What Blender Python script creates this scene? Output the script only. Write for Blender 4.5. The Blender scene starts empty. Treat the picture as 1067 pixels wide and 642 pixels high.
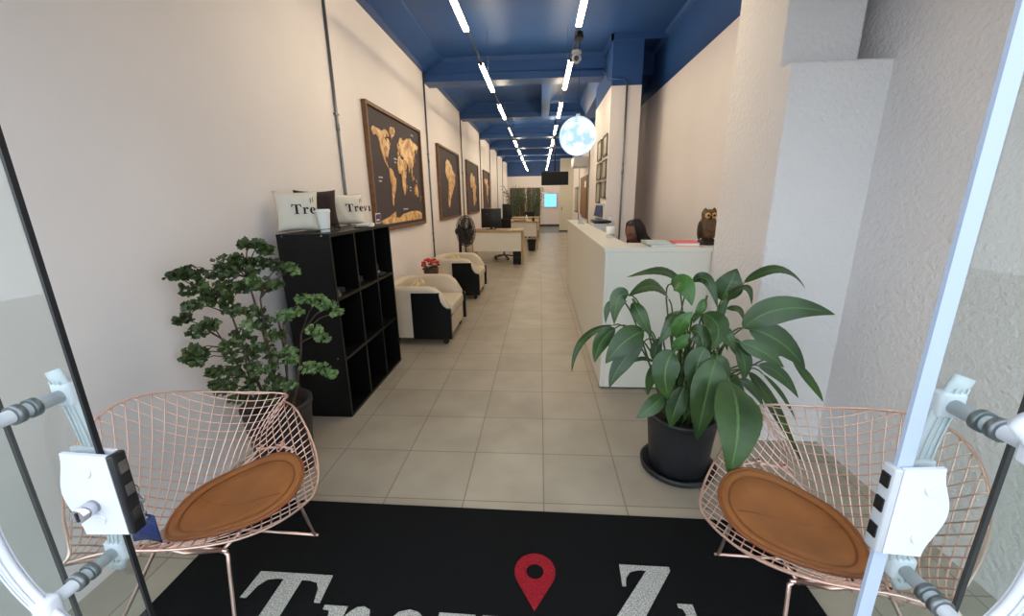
import bpy, bmesh, math, random
from mathutils import Vector, Matrix
from math import sin, cos, pi, sqrt, atan2, radians, exp

random.seed(7)
scene = bpy.context.scene
COL = scene.collection

# ------------------------------------------------------------------ mesh kit
class MB:
    """collects geometry in world (or thing-local) coordinates"""
    def __init__(s):
        s.v = []; s.f = []; s.m = []; s.sm = []
    def add(s, vs, fs, mi=0, smooth=False):
        o = len(s.v)
        s.v += [tuple(p) for p in vs]
        for f in fs:
            s.f.append(tuple(i + o for i in f)); s.m.append(mi); s.sm.append(smooth)
        return s
    def box(s, x0, y0, z0, x1, y1, z1, mi=0):
        v = [(x, y, z) for z in (z0, z1) for y in (y0, y1) for x in (x0, x1)]
        f = [(0, 2, 3, 1), (4, 5, 7, 6), (0, 1, 5, 4), (2, 6, 7, 3), (0, 4, 6, 2), (1, 3, 7, 5)]
        return s.add(v, f, mi)
    def rbox(s, x0, y0, z0, x1, y1, z1, r=.01, seg=2, mi=0, smooth=True):
        bm = bmesh.new()
        bmesh.ops.create_cube(bm, size=1)
        for q in bm.verts:
            q.co = Vector(((x0 + x1) / 2 + q.co.x * (x1 - x0), (y0 + y1) / 2 + q.co.y * (y1 - y0), (z0 + z1) / 2 + q.co.z * (z1 - z0)))
        bmesh.ops.bevel(bm, geom=list(bm.edges), offset=r, segments=seg, affect='EDGES', profile=.5)
        s.from_bm(bm, mi, smooth); bm.free(); return s
    def from_bm(s, bm, mi=0, smooth=False):
        bm.verts.index_update()
        return s.add([q.co[:] for q in bm.verts], [[q.index for q in f.verts] for f in bm.faces], mi, smooth)
    def tube(s, pts, r, n=8, mi=0, closed=False, cap=True, flat=None):
        P = [Vector(p) for p in pts]; N = len(P)
        rr = r if isinstance(r, (list, tuple)) else [r] * N
        T = []
        for i in range(N):
            if closed: t = P[(i + 1) % N] - P[i - 1]
            else: t = P[min(i + 1, N - 1)] - P[max(i - 1, 0)]
            T.append(t.normalized() if t.length > 1e-9 else Vector((0, 0, 1)))
        up = Vector((0, 0, 1)) if abs(T[0].z) < .9 else Vector((1, 0, 0))
        if flat is not None: up = Vector(flat)
        a = T[0].cross(up).normalized()
        vs = []
        for i in range(N):
            a = (a - T[i] * a.dot(T[i])).normalized(); b = T[i].cross(a)
            for k in range(n):
                th = 2 * pi * k / n
                if flat is not None:
                    vs.append(P[i] + a * cos(th) * rr[i][0] + b * sin(th) * rr[i][1])
                else:
                    vs.append(P[i] + (a * cos(th) + b * sin(th)) * rr[i])
        fs = []
        for i in range(N if closed else N - 1):
            j = (i + 1) % N
            for k in range(n):
                l = (k + 1) % n
                fs.append((i * n + k, i * n + l, j * n + l, j * n + k))
        if cap and not closed:
            fs.append(tuple(range(n))[::-1]); fs.append(tuple(range((N - 1) * n, N * n)))
        return s.add(vs, fs, mi, True)
    def cyl(s, p0, p1, r0, r1=None, n=16, mi=0):
        r1 = r0 if r1 is None else r1
        P0, P1 = Vector(p0), Vector(p1); t = (P1 - P0).normalized()
        a = t.cross(Vector((0, 0, 1)) if abs(t.z) < .9 else Vector((1, 0, 0))).normalized(); b = t.cross(a)
        ring = [a * cos(2 * pi * k / n) + b * sin(2 * pi * k / n) for k in range(n)]
        s.add([P0 + q * r0 for q in ring] + [P1 + q * r1 for q in ring], [(k, (k + 1) % n, n + (k + 1) % n, n + k) for k in range(n)], mi, True)
        s.add([P0 + q * r0 for q in ring], [tuple(range(n))[::-1]], mi); s.add([P1 + q * r1 for q in ring], [tuple(range(n))], mi)
        return s
    def lathe(s, prof, c=(0, 0, 0), n=28, mi=0, M=None):
        vs = []
        for r, z in prof:
            for k in range(n):
                p = Vector((r * cos(2 * pi * k / n), r * sin(2 * pi * k / n), z))
                if M is not None: p = M @ p
                vs.append((c[0] + p.x, c[1] + p.y, c[2] + p.z))
        fs = [(i * n + k, i * n + (k + 1) % n, (i + 1) * n + (k + 1) % n, (i + 1) * n + k) for i in range(len(prof) - 1) for k in range(n)]
        return s.add(vs, fs, mi, True)
    def prism(s, poly, fn, d0, d1, mi=0):
        """poly 2-D outline (may be concave), fn(u,v,d)->xyz"""
        n = len(poly)
        bm = bmesh.new()
        a = [bm.verts.new(fn(u, v, d0)) for u, v in poly]; b = [bm.verts.new(fn(u, v, d1)) for u, v in poly]
        for k in range(n):
            bm.faces.new((a[k], a[(k + 1) % n], b[(k + 1) % n], b[k]))
        f1 = bm.faces.new(a[::-1]); f2 = bm.faces.new(b)
        bm.normal_update()
        bmesh.ops.triangulate(bm, faces=[f1, f2], ngon_method='EAR_CLIP')
        s.from_bm(bm, mi); bm.free(); return s
    def grid(s, fn, nu, nv, mi=0, smooth=True, wrapu=False):
        vs = [fn(i / nu, j / nv) for j in range(nv + 1) for i in range(nu + (0 if wrapu else 1))]
        w = nu if wrapu else nu + 1
        fs = []
        for j in range(nv):
            for i in range(nu):
                k = (i + 1) % w if wrapu else i + 1
                fs.append((j * w + i, j * w + k, (j + 1) * w + k, (j + 1) * w + i))
        return s.add(vs, fs, mi, smooth)
    def ball(s, c, r, n=20, m=12, mi=0):
        rx, ry, rz = r if isinstance(r, (tuple, list)) else (r, r, r)
        return s.grid(lambda u, v: (c[0] + rx * cos(2 * pi * u) * sin(pi * v), c[1] + ry * sin(2 * pi * u) * sin(pi * v), c[2] - rz * cos(pi * v)), n, m, mi, True, True)
    def xf(s, M):
        s.v = [tuple(M @ Vector(p)) for p in s.v]; return s
    def build(s, name, mats, parent=None, bevel=0, origin=None, recalc=True):
        if parent is not None: org = Vector(parent['_org']) if '_org' in parent else Vector((0, 0, 0))
        elif origin is not None: org = Vector(origin)
        else:
            xs = [p[0] for p in s.v]; ys = [p[1] for p in s.v]; zs = [p[2] for p in s.v]
            org = Vector(((min(xs) + max(xs)) / 2, (min(ys) + max(ys)) / 2, min(zs)))
        me = bpy.data.meshes.new(name)
        me.from_pydata([tuple(Vector(p) - org) for p in s.v], [], s.f)
        for m in (mats if isinstance(mats, (list, tuple)) else [mats]): me.materials.append(m)
        for p, mi, sm in zip(me.polygons, s.m, s.sm):
            p.material_index = mi; p.use_smooth = sm
        if recalc or bevel:
            bm = bmesh.new(); bm.from_mesh(me)
            bmesh.ops.remove_doubles(bm, verts=bm.verts, dist=1e-6)
            if recalc: bmesh.ops.recalc_face_normals(bm, faces=bm.faces)
            bm.to_mesh(me); bm.free()
        o = bpy.data.objects.new(name, me); COL.objects.link(o)
        if parent is not None: o.parent = parent; o['_org'] = tuple(org)
        else: o.location = org; o['_org'] = tuple(org)
        if bevel:
            b = o.modifiers.new('bevel', 'BEVEL'); b.width = bevel; b.segments = 2; b.limit_method = 'ANGLE'; b.angle_limit = radians(40)
        return o

def thing(name, label, cat, loc=(0, 0, 0), group=None, rotz=0):
    o = bpy.data.objects.new(name, None); COL.objects.link(o)
    o.empty_display_size = .05
    o.location = loc; o.rotation_euler = (0, 0, rotz)
    o['_org'] = (0, 0, 0) if rotz or group == '_local' else tuple(loc)
    return tag(o, label, cat, group)
def local(name, label, cat, loc, rotz=0, group=None):
    """Empty whose parts are given in its own coordinates"""
    o = thing(name, label, cat, loc, group, rotz); o['_org'] = (0, 0, 0); return o
def tag(o, label, cat, group=None):
    o['label'] = label; o['category'] = cat
    if group: o['group'] = group
    return o
def struct(o): o['kind'] = 'structure'; return o
def dup(root, loc, rotz=None, label=None):
    r = root.copy(); COL.objects.link(r); r.location = loc
    if rotz is not None: r.rotation_euler = (0, 0, rotz)
    if label: r['label'] = label
    for ch in list(root.children):
        c = ch.copy(); COL.objects.link(c); c.parent = r
        for g in list(ch.children):
            d = g.copy(); COL.objects.link(d); d.parent = c
    return r

# ------------------------------------------------------------------ materials
def lin(c): return tuple(((x / 255) / 12.92 if x / 255 <= .04045 else ((x / 255 + .055) / 1.055) ** 2.4) for x in c) + (1,)
def mat(name, rgb, rough=.5, metal=0, noise=0, nscale=8, bump=0, bscale=60, rgb2=None, spec=.5, coat=0, trans=0, detail=4):
    m = bpy.data.materials.new(name); m.use_nodes = True
    nt = m.node_tree; b = nt.nodes['Principled BSDF']
    c = lin(rgb)
    b.inputs['Base Color'].default_value = c; b.inputs['Roughness'].default_value = rough
    b.inputs['Metallic'].default_value = metal; b.inputs['Specular IOR Level'].default_value = spec
    b.inputs['Coat Weight'].default_value = coat; b.inputs['Transmission Weight'].default_value = trans
    tc = nt.nodes.new('ShaderNodeTexCoord')
    if noise or rgb2:
        n = nt.nodes.new('ShaderNodeTexNoise'); n.inputs['Scale'].default_value = nscale; n.inputs['Detail'].default_value = detail
        nt.links.new(tc.outputs['Object'], n.inputs['Vector'])
        r = nt.nodes.new('ShaderNodeValToRGB'); nt.links.new(n.outputs['Fac'], r.inputs['Fac'])
        c2 = lin(rgb2) if rgb2 else tuple(x * (1 - noise) for x in c[:3]) + (1,)
        r.color_ramp.elements[0].position = .35; r.color_ramp.elements[1].position = .65
        r.color_ramp.elements[0].color = c2; r.color_ramp.elements[1].color = c
        nt.links.new(r.outputs['Color'], b.inputs['Base Color'])
    if bump:
        n = nt.nodes.new('ShaderNodeTexNoise'); n.inputs['Scale'].default_value = bscale; n.inputs['Detail'].default_value = 3
        nt.links.new(tc.outputs['Object'], n.inputs['Vector'])
        bp = nt.nodes.new('ShaderNodeBump'); bp.inputs['Strength'].default_value = bump; bp.inputs['Distance'].default_value = .01
        nt.links.new(n.outputs['Fac'], bp.inputs['Height']); nt.links.new(bp.outputs['Normal'], b.inputs['Normal'])
    return m
def emis(name, rgb, strength):
    m = bpy.data.materials.new(name); m.use_nodes = True; nt = m.node_tree
    nt.nodes.remove(nt.nodes['Principled BSDF'])
    e = nt.nodes.new('ShaderNodeEmission'); e.inputs['Color'].default_value = lin(rgb); e.inputs['Strength'].default_value = strength
    nt.links.new(e.outputs[0], nt.nodes['Material Output'].inputs['Surface']); return m

M = {}
M['wall'] = mat('wall_paint', (238, 229, 227), .6, noise=.05, nscale=1.3, bump=.12, bscale=14)
M['plaster'] = mat('textured_plaster', (236, 230, 229), .8, bump=1.0, bscale=42)
M['blue'] = mat('blue_paint', (42, 80, 138), .45, noise=.12, nscale=2, bump=.06, bscale=25)
M['black'] = mat('black_laminate', (8, 8, 9), .4, spec=.3, noise=.2, nscale=5)
M['blackplastic'] = mat('black_plastic', (22, 22, 24), .4, noise=.2, nscale=12)
M['pot'] = mat('dark_pot', (34, 35, 39), .5, noise=.25, nscale=9, bump=.05)
M['potbrown'] = mat('brown_black_pot', (40, 34, 33), .5, noise=.25, nscale=9, bump=.05)
M['soil'] = mat('soil', (48, 36, 28), .95, noise=.5, nscale=40, bump=.8, bscale=90)
M['steel'] = mat('galvanised_steel', (128, 134, 136), .38, .8, noise=.15, nscale=14)
M['chrome'] = mat('chrome', (200, 200, 205), .18, 1)
M['copper'] = mat('rose_gold_metal', (240, 204, 190), .32, .9)
M['leather'] = mat('tan_leather', (162, 100, 50), .55, noise=.22, nscale=7, bump=.15, bscale=160)
M['leatheredge'] = mat('tan_leather_edge', (140, 80, 40), .6, noise=.2, nscale=12)
M['carpet'] = None
M['white'] = mat('white_plastic', (212, 215, 222), .32, noise=.03)
M['greyplastic'] = mat('grey_plastic', (186, 190, 194), .4, noise=.06)
M['cream'] = mat('cream_leatherette', (208, 192, 170), .45, noise=.08, nscale=6, bump=.08, bscale=120)
M['counter'] = mat('white_laminate', (238, 234, 222), .3, noise=.02, nscale=2)
M['wood'] = mat('walnut_frame', (122, 84, 52), .5, noise=.35, nscale=18)
M['aub'] = mat('aubergine_board', (66, 54, 60), .7, noise=.1, nscale=6)
M['deskwood'] = mat('oak_edge', (190, 160, 118), .5, noise=.2, nscale=14)
M['deskwhite'] = mat('desk_white', (236, 230, 216), .45, noise=.03)
M['pillow'] = mat('natural_canvas', (232, 224, 208), .9, noise=.06, nscale=10, bump=.3, bscale=220)
M['pillowbrown'] = mat('brown_canvas', (52, 36, 36), .9, noise=.15, nscale=10, bump=.3, bscale=220)
M['beige'] = mat('beige_cloth', (206, 184, 146), .9, noise=.2, nscale=14, bump=.4, bscale=60)
M['ink'] = mat('dark_ink', (38, 28, 30), .8)
M['paper'] = mat('paper_white', (245, 244, 240), .6, noise=.03)
M['red'] = mat('red_petals', (214, 44, 38), .6, noise=.4, nscale=30)
M['pink'] = mat('pink_card', (240, 120, 118), .6, noise=.06)
M['mint'] = mat('pale_grey_cover', (196, 206, 200), .6, noise=.05)
M['skin'] = mat('brown_skin', (132, 84, 62), .5, noise=.1, nscale=20)
M['hair'] = mat('dark_braids', (26, 18, 17), .5, noise=.5, nscale=30)
M['cloth'] = mat('black_cloth', (24, 23, 27), .9, noise=.2, nscale=30)
M['owl'] = mat('bronze_owl', (122, 92, 62), .5, noise=.55, nscale=26, bump=.5, bscale=60, metal=.25)
M['owldark'] = mat('dark_bronze', (62, 46, 36), .5, noise=.4, nscale=26, bump=.5, bscale=70, metal=.25)
M['leaf'] = mat('lily_leaf', (60, 86, 38), .36, rgb2=(38, 62, 30), nscale=6)
M['leafvein'] = mat('leaf_midrib', (84, 114, 62), .5)
M['leafbright'] = mat('young_lily_leaf', (74, 112, 50), .36, rgb2=(54, 92, 42), nscale=6)
M['stem'] = mat('green_stem', (84, 106, 58), .5, noise=.3, nscale=20)
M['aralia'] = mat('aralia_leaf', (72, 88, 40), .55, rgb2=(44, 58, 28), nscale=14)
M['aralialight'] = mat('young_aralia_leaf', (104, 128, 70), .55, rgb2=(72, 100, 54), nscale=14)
M['bark'] = mat('brown_stem', (84, 62, 50), .8, noise=.4, nscale=30)
M['palm'] = mat('palm_leaf', (66, 92, 52), .6, noise=.3, nscale=10)
M['navy'] = mat('navy_fabric', (28, 42, 96), .5, noise=.3, nscale=25, bump=.3, bscale=90)
M['bluecard'] = mat('dark_blue_leaflets', (34, 58, 116), .5, noise=.35, nscale=22)
M['bluelight'] = mat('light_blue_leaflets', (150, 190, 222), .5, noise=.3, nscale=22)
M['certificate'] = mat('certificate_paper', (176, 174, 158), .35, noise=.3, nscale=26)
M['greyframe'] = mat('grey_brown_frame', (116, 106, 92), .5, noise=.2)
M['board'] = mat('brown_board', (142, 100, 58), .6, noise=.25, nscale=6)
M['doorbrown'] = mat('dark_door_wood', (84, 54, 40), .5, noise=.3, nscale=5)
M['doorgrey'] = mat('grey_glazing', (74, 74, 72), .25, noise=.2, nscale=3)
M['greyfloor'] = mat('grey_floor', (118, 116, 106), .5, noise=.1, nscale=3)
M['purple'] = mat('purple_card', (64, 44, 92), .4, noise=.5, nscale=40)
M['felt'] = mat('black_felt', (30, 29, 31), .95, noise=.2, nscale=30)
M['pave'] = mat('pavement', (140, 138, 134), .8, noise=.15, nscale=4)
M['gasket'] = mat('black_gasket', (14, 16, 20), .5)
M['whiteseal'] = mat('white_edge_seal', (172, 186, 208), .35)
M['concretewhite'] = mat('door_panel_white', (228, 222, 204), .5, noise=.03)
M['lamp'] = emis('led_tube', (255, 236, 200), 44)
M['lampdim'] = emis('led_tube_dim', (255, 233, 196), 5)
M['screen'] = emis('blue_screen', (120, 190, 245), 1.6)

def clear_plastic(name, tint, ior=1.45, gloss=.06):
    m = bpy.data.materials.new(name); m.use_nodes = True; nt = m.node_tree
    nt.nodes.remove(nt.nodes['Principled BSDF'])
    t = nt.nodes.new('ShaderNodeBsdfTransparent'); t.inputs[0].default_value = tint
    g = nt.nodes.new('ShaderNodeBsdfGlossy'); g.inputs['Roughness'].default_value = gloss
    f = nt.nodes.new('ShaderNodeFresnel'); f.inputs['IOR'].default_value = ior
    x = nt.nodes.new('ShaderNodeMixShader')
    ge = nt.nodes.new('ShaderNodeNewGeometry'); mm = nt.nodes.new('ShaderNodeMath'); mm.operation = 'MULTIPLY'
    iv = nt.nodes.new('ShaderNodeMath'); iv.operation = 'SUBTRACT'; iv.inputs[0].default_value = 1
    nt.links.new(ge.outputs['Backfacing'], iv.inputs[1]); nt.links.new(iv.outputs[0], mm.inputs[0]); nt.links.new(f.outputs[0], mm.inputs[1])
    nt.links.new(mm.outputs[0], x.inputs[0]); nt.links.new(t.outputs[0], x.inputs[1]); nt.links.new(g.outputs[0], x.inputs[2])
    nt.links.new(x.outputs[0], nt.nodes['Material Output'].inputs['Surface']); return m
M['glass'] = clear_plastic('door_glass', (.93, .96, .95, 1), 1.5, .0)
M['clear'] = clear_plastic('clear_plastic', (.86, .9, .92, 1), 1.5, .05)

# striped milky handle plastic
def ribbed():
    m = mat('ribbed_white_plastic', (196, 202, 206), .3)
    nt = m.node_tree; b = nt.nodes['Principled BSDF']
    b.inputs['Subsurface Weight'].default_value = .0
    return m
M['ribbed'] = ribbed()

def tile_mat():
    m = mat('floor_tiles', (176, 166, 150), .38)
    nt = m.node_tree; b = nt.nodes['Principled BSDF']
    tc = nt.nodes.new('ShaderNodeTexCoord'); mp = nt.nodes.new('ShaderNodeMapping')
    mp.inputs['Location'].default_value = (-.024 + .412 * 20, -2.152 + .412 * 20, 0)
    nt.links.new(tc.outputs['Object'], mp.inputs['Vector'])
    br = nt.nodes.new('ShaderNodeTexBrick'); br.offset = 0; br.squash = 1
    br.inputs['Scale'].default_value = 1; br.inputs['Brick Width'].default_value = .412; br.inputs['Row Height'].default_value = .412
    br.inputs['Mortar Size'].default_value = .0035; br.inputs['Mortar Smooth'].default_value = .15; br.inputs['Bias'].default_value = 0
    br.inputs['Color1'].default_value = lin((180, 168, 150)); br.inputs['Color2'].default_value = lin((170, 158, 141)); br.inputs['Mortar'].default_value = lin((136, 122, 104))
    nt.links.new(mp.outputs['Vector'], br.inputs['Vector'])
    n = nt.nodes.new('ShaderNodeTexNoise'); n.inputs['Scale'].default_value = 3.2; n.inputs['Detail'].default_value = 6
    nt.links.new(tc.outputs['Object'], n.inputs['Vector'])
    r = nt.nodes.new('ShaderNodeValToRGB'); r.color_ramp.elements[0].position = .3; r.color_ramp.elements[1].position = .7
    r.color_ramp.elements[0].color = (.80, .79, .77, 1); r.color_ramp.elements[1].color = (1, 1, 1, 1)
    nt.links.new(n.outputs['Fac'], r.inputs['Fac'])
    mx = nt.nodes.new('ShaderNodeMixRGB'); mx.blend_type = 'MULTIPLY'; mx.inputs[0].default_value = 1
    nt.links.new(br.outputs['Color'], mx.inputs[1]); nt.links.new(r.outputs['Color'], mx.inputs[2]); nt.links.new(mx.outputs[0], b.inputs['Base Color'])
    bp = nt.nodes.new('ShaderNodeBump'); bp.inputs['Strength'].default_value = .3; bp.inputs['Distance'].default_value = .002; bp.invert = True
    nt.links.new(br.outputs['Fac'], bp.inputs['Height']); nt.links.new(bp.outputs['Normal'], b.inputs['Normal'])
    return m
M['tiles'] = tile_mat()

def carpet(name, rgb, rgb2, sc=260):
    m = mat(name, rgb, .95, rgb2=rgb2, nscale=sc, bump=.8, bscale=420, spec=.1, detail=2); return m
M['carpet'] = carpet('black_mat_pile', (30, 30, 30), (20, 20, 21))
M['matwhite'] = carpet('white_mat_pile', (226, 224, 216), (150, 148, 142), 200)
M['matred'] = carpet('red_mat_pile', (190, 48, 58), (140, 26, 38), 200)

def gold_mat():
    m = mat('gold_map_pieces', (214, 160, 88), .45)
    nt = m.node_tree; b = nt.nodes['Principled BSDF']
    tc = nt.nodes.new('ShaderNodeTexCoord'); v = nt.nodes.new('ShaderNodeTexVoronoi'); v.inputs['Scale'].default_value = 13
    nt.links.new(tc.outputs['Object'], v.inputs['Vector'])
    r = nt.nodes.new('ShaderNodeValToRGB'); r.color_ramp.interpolation = 'CONSTANT'
    e = r.color_ramp.elements; e[0].color = lin((196, 142, 84)); e[0].position = 0
    e[1].color = lin((224, 176, 112)); e[1].position = .35
    x = e.new(.6); x.color = lin((238, 200, 144)); x = e.new(.8); x.color = lin((178, 122, 74))
    nt.links.new(v.outputs['Color'], r.inputs['Fac']); nt.links.new(r.outputs['Color'], b.inputs['Base Color']); return m
M['gold'] = gold_mat()

def moon_mat():
    m = emis('moon_globe', (255, 255, 255), 1)
    nt = m.node_tree; e = [n for n in nt.nodes if n.type == 'EMISSION'][0]
    tc = nt.nodes.new('ShaderNodeTexCoord'); n = nt.nodes.new('ShaderNodeTexNoise'); n.inputs['Scale'].default_value = 9; n.inputs['Detail'].default_value = 6
    nt.links.new(tc.outputs['Object'], n.inputs['Vector'])
    r = nt.nodes.new('ShaderNodeValToRGB'); r.color_ramp.elements[0].position = .4; r.color_ramp.elements[1].position = .52
    r.color_ramp.elements[0].color = lin((176, 214, 228)); r.color_ramp.elements[1].color = lin((238, 250, 255))
    nt.links.new(n.outputs['Fac'], r.inputs['Fac']); nt.links.new(r.outputs['Color'], e.inputs['Color']); e.inputs['Strength'].default_value = 1.05
    return m
M['moon'] = moon_mat()

# ------------------------------------------------------------------ lettering (serif, drawn as outlines)
GLY = {
 'T': (1.0, [[(0, .70), (.02, 1), (.95, 1), (.97, .70), (.90, .70), (.86, .84), (.80, .91), (.70, .93), (.60, .93), (.60, .12), (.64, .06), (.75, .04), (.75, 0), (.22, 0), (.22, .04), (.33, .06), (.37, .12), (.37, .93), (.27, .93), (.17, .91), (.11, .84), (.07, .70)]]),
 'r': (.62, [[(0, 0), (0, .04), (.08, .06), (.10, .10), (.10, .58), (.08, .63), (0, .64), (0, .68), (.28, .68), (.28, .56), (.33, .63), (.40, .68), (.48, .69), (.56, .66), (.59, .58), (.57, .50), (.50, .46), (.43, .48), (.40, .55), (.36, .55), (.30, .47), (.29, .40), (.29, .10), (.31, .06), (.42, .04), (.42, 0)]]),
 'e': (.62, [[(.57, .17), (.50, .08), (.42, .05), (.34, .06), (.27, .14), (.24, .26), (.24, .34), (.58, .34), (.57, .48), (.51, .60), (.41, .67), (.30, .69), (.18, .66), (.08, .56), (.03, .44), (.02, .30), (.06, .16), (.14, .05), (.26, -.01), (.38, -.01), (.50, .04), (.60, .14)], [(.24, .39), (.25, .52), (.28, .61), (.32, .64), (.37, .60), (.385, .50), (.385, .39)]]),
 'v': (.66, [[(.28, 0), (.08, .58), (.05, .63), (0, .64), (0, .68), (.36, .68), (.36, .64), (.29, .63), (.28, .60), (.40, .25), (.50, .56), (.50, .62), (.43, .64), (.43, .68), (.66, .68), (.66, .64), (.60, .62), (.56, .56), (.37, 0)]]),
 'i': (.36, [[(0, 0), (0, .04), (.07, .06), (.09, .10), (.09, .58), (.07, .63), (0, .64), (0, .68), (.27, .68), (.27, .10), (.29, .06), (.36, .04), (.36, 0)]]),
 'Z': (.80, [[(-.44, 0), (-.44, .05), (.42, .94), (.30, .94), (.18, .91), (.10, .83), (.07, .72), (.02, .72), (.04, 1), (.76, 1), (.76, .95), (-.06, .06), (.16, .06), (.34, .09), (.44, .18), (.50, .32), (.55, .32), (.52, 0)]]),
}
def text_mesh(name, txt, h, mats, parent, fn, thick=.002, gap=.04, pos=None):
    """letters as thin solids; fn(u,v,d) maps the text plane to the thing's coordinates"""
    out = []
    x = 0
    for k, ch in enumerate(txt):
        w, loops = GLY[ch]
        x0 = pos[k][0] if pos else x
        sx = (pos[k][1] / w) if pos else h
        cu = bpy.data.curves.new('g', 'CURVE'); cu.dimensions = '2D'; cu.fill_mode = 'BOTH'; cu.extrude = thick / 2
        for lp in loops:
            sp = cu.splines.new('POLY'); sp.points.add(len(lp) - 1); sp.use_cyclic_u = True
            for q, (a, b) in zip(sp.points, lp): q.co = (a * sx, b * h, 0, 1)
        ob = bpy.data.objects.new('g', cu); COL.objects.link(ob)
        dg = bpy.context.evaluated_depsgraph_get(); dg.update()
        me = bpy.data.meshes.new_from_object(ob.evaluated_get(dg))
        bpy.data.objects.remove(ob); bpy.data.curves.remove(cu)
        b = MB(); b.add([fn(x0 + v.co.x, v.co.y, v.co.z + thick / 2) for v in me.vertices], [tuple(p.vertices) for p in me.polygons])
        bpy.data.meshes.remove(me)
        out.append(b.build(name, mats, parent))
        x += (w + gap) * h
    return out
SKY = 2.4; EXPO = 0.28
# ------------------------------------------------------------------ room shell
XL, XR, XRW, YB, ZC = -1.80, 1.74, 1.68, 23.4, 3.58
def S(name, mb, mats, **k): return struct(mb.build(name, mats, **k))
S('floor', MB().box(-2.0, .30, -.1, 2.0, 18.7, 0), M['tiles'], origin=(0, 0, 0))
S('floor_back', MB().box(-2.0, 18.7, -.1, 2.0, YB + .2, 0), M['greyfloor'])
S('ground', MB().box(-9, -9, -.12, 9, .30, -.02), M['pave'])
S('wall_left', MB().box(XL - .2, .5, 0, XL, YB + .2, 3.40), M['wall'])
S('trim_1', MB().box(XL - .2, .5, 3.40, XL, YB + .2, 3.9), M['blue'])
# cove along the left wall
cv = [(XL, 3.40), (XL + .085, 3.40), (XL + .085, 3.43), (XL + .32, 3.55), (XL + .34, 3.60), (XL, 3.60)]
S('trim_2', MB().prism(cv, lambda u, v, d: (u, d, v), .5, YB), M['blue'])
S('ceiling', MB().box(XL - .2, .3, ZC, 2.0, YB + .2, ZC + .2), M['blue'])
beams = [6.83, 9.78, 12.8, 15.3, 17.8, 20.3]
for k, y in enumerate(beams):
    b = MB().box(XL, y, 3.27, XRW, y + .34, ZC)
    b.prism([(y - .05, ZC), (y, ZC - .05), (y, ZC)], lambda u, v, d: (d, u, v), XL, XRW)
    S('trim_%d' % (k + 3), b, M['blue'])
S('trim_9', MB().box(.03, 7.17, 3.27, .19, 9.78, ZC), M['blue'])
S('trim_10', MB().prism([(1.0, 3.27), (1.68, 3.1), (1.68, ZC), (.86, ZC), (.86, 3.5)], lambda u, v, d: (u, d, v), 7.17, 9.78), M['blue'])
# right wall behind the counter: white below, blue above
S('wall_right', MB().box(XRW, 2.9, 0, XRW + .3, 8.0, 2.97), M['wall'])
S('trim_11', MB().box(XRW, 2.9, 2.97, XRW + .3, 8.0, ZC), M['blue'])
S('trim_12', MB().prism([(XRW, ZC), (XRW - .07, ZC), (XRW - .05, ZC - .03), (XRW, ZC - .06)], lambda u, v, d: (u, d, v), 3.05, 8.0), M['blue'])
# column that carries the certificates
S('wall_column', MB().box(.965, 6.15, 0, 1.37, 7.75, 2.97), M['wall'])
S('trim_13', MB().box(.965, 6.15, 2.97, 1.37, 7.75, ZC), M['blue'])
S('trim_14', MB().box(.935, 6.12, ZC - .07, XRW, 6.15, ZC).box(.935, 6.12, ZC - .07, .965, 6.83, ZC), M['blue'])
S('wall_right_far', MB().box(1.52, 7.75, 0, 1.98, YB + .2, 3.0), M['wall'])
S('trim_15', MB().box(1.52, 7.75, 3.0, 1.98, YB + .2, ZC), M['blue'])
S('wall_back', MB().box(XL, YB, 0, 1.9, YB + .2, 2.73), M['wall'])
S('trim_16', MB().box(XL, YB - .02, 2.73, 1.9, YB + .2, ZC), M['blue'])
# textured pier between counter and entrance
pr_ = MB().rbox(1.26, 2.36, -.02, 1.78, 3.05, 2.15, .014, 3, smooth=False)
pr_.rbox(1.2605, 2.47, 2.0, 1.645, 3.049, 3.64, .014, 3, smooth=False).box(1.60, 2.72, 2.1, 1.80, 3.04, 3.58)
S('wall_pier', pr_, M['plaster'])
S('wall_right_front', MB().box(XR, .5, 0, XR + .26, 2.9, 3.58), M['plaster'])
S('wall_front', MB().box(XL - .2, .5, 2.55, XR + .26, .7, 3.58), M['wall'])
S('baseboard_back', MB().box(XL, YB - .03, 0, 1.5, YB, .12), M['doorgrey'])

# back wall doorways: dark glazed doors in timber frames
for k, (x0, x1, flip) in enumerate(((-1.66, -.83, 0), (-.72, .02, 1))):
    root = thing('door_%d' % (k + 1), ['dark glazed timber door on the far wall, nearer the long left wall', 'dark glazed timber door on the far wall, nearer the blue screen'][k], 'door', ((x0 + x1) / 2, YB - .04, 0))
    root['kind'] = 'structure'
    fr = MB(); fr.box(x0, YB - .08, 0, x0 + .05, YB - .01, 2.12).box(x1 - .05, YB - .08, 0, x1, YB - .01, 2.12).box(x0 + .05, YB - .08, 2.06, x1 - .05, YB - .01, 2.12)
    fr.build('door_frame', M['wood'], root)
    xm = x0 + (.52 if not flip else .24)
    MB().box(x0 + .05, YB - .06, 0, xm, YB - .01, 2.06).build('door_leaf', M['doorgrey' if not flip else 'doorbrown'], root)
    MB().box(xm + .02, YB - .06, 0, x1 - .05, YB - .01, 2.06).build('door_leaf', M['doorbrown' if not flip else 'doorgrey'], root)
    MB().box(xm, YB - .075, 0, xm + .02, YB - .01, 2.06).build('mullion', M['deskwood'], root)
r = thing('door_3', 'tall pale door panel standing out from the far right wall', 'door', (1.2, 19.5, 0)); r['kind'] = 'structure'
MB().box(.92, 19.5, .06, 1.52, 19.56, 3.27).build('door_leaf', M['concretewhite'], r)
MB().box(.92, 19.49, 0, 1.52, 19.57, .06).build('kick_plate', M['blackplastic'], r)
MB().box(1.0, 19.47, .98, 1.03, 19.5, 1.14).build('door_handle', M['steel'], r)

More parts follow.
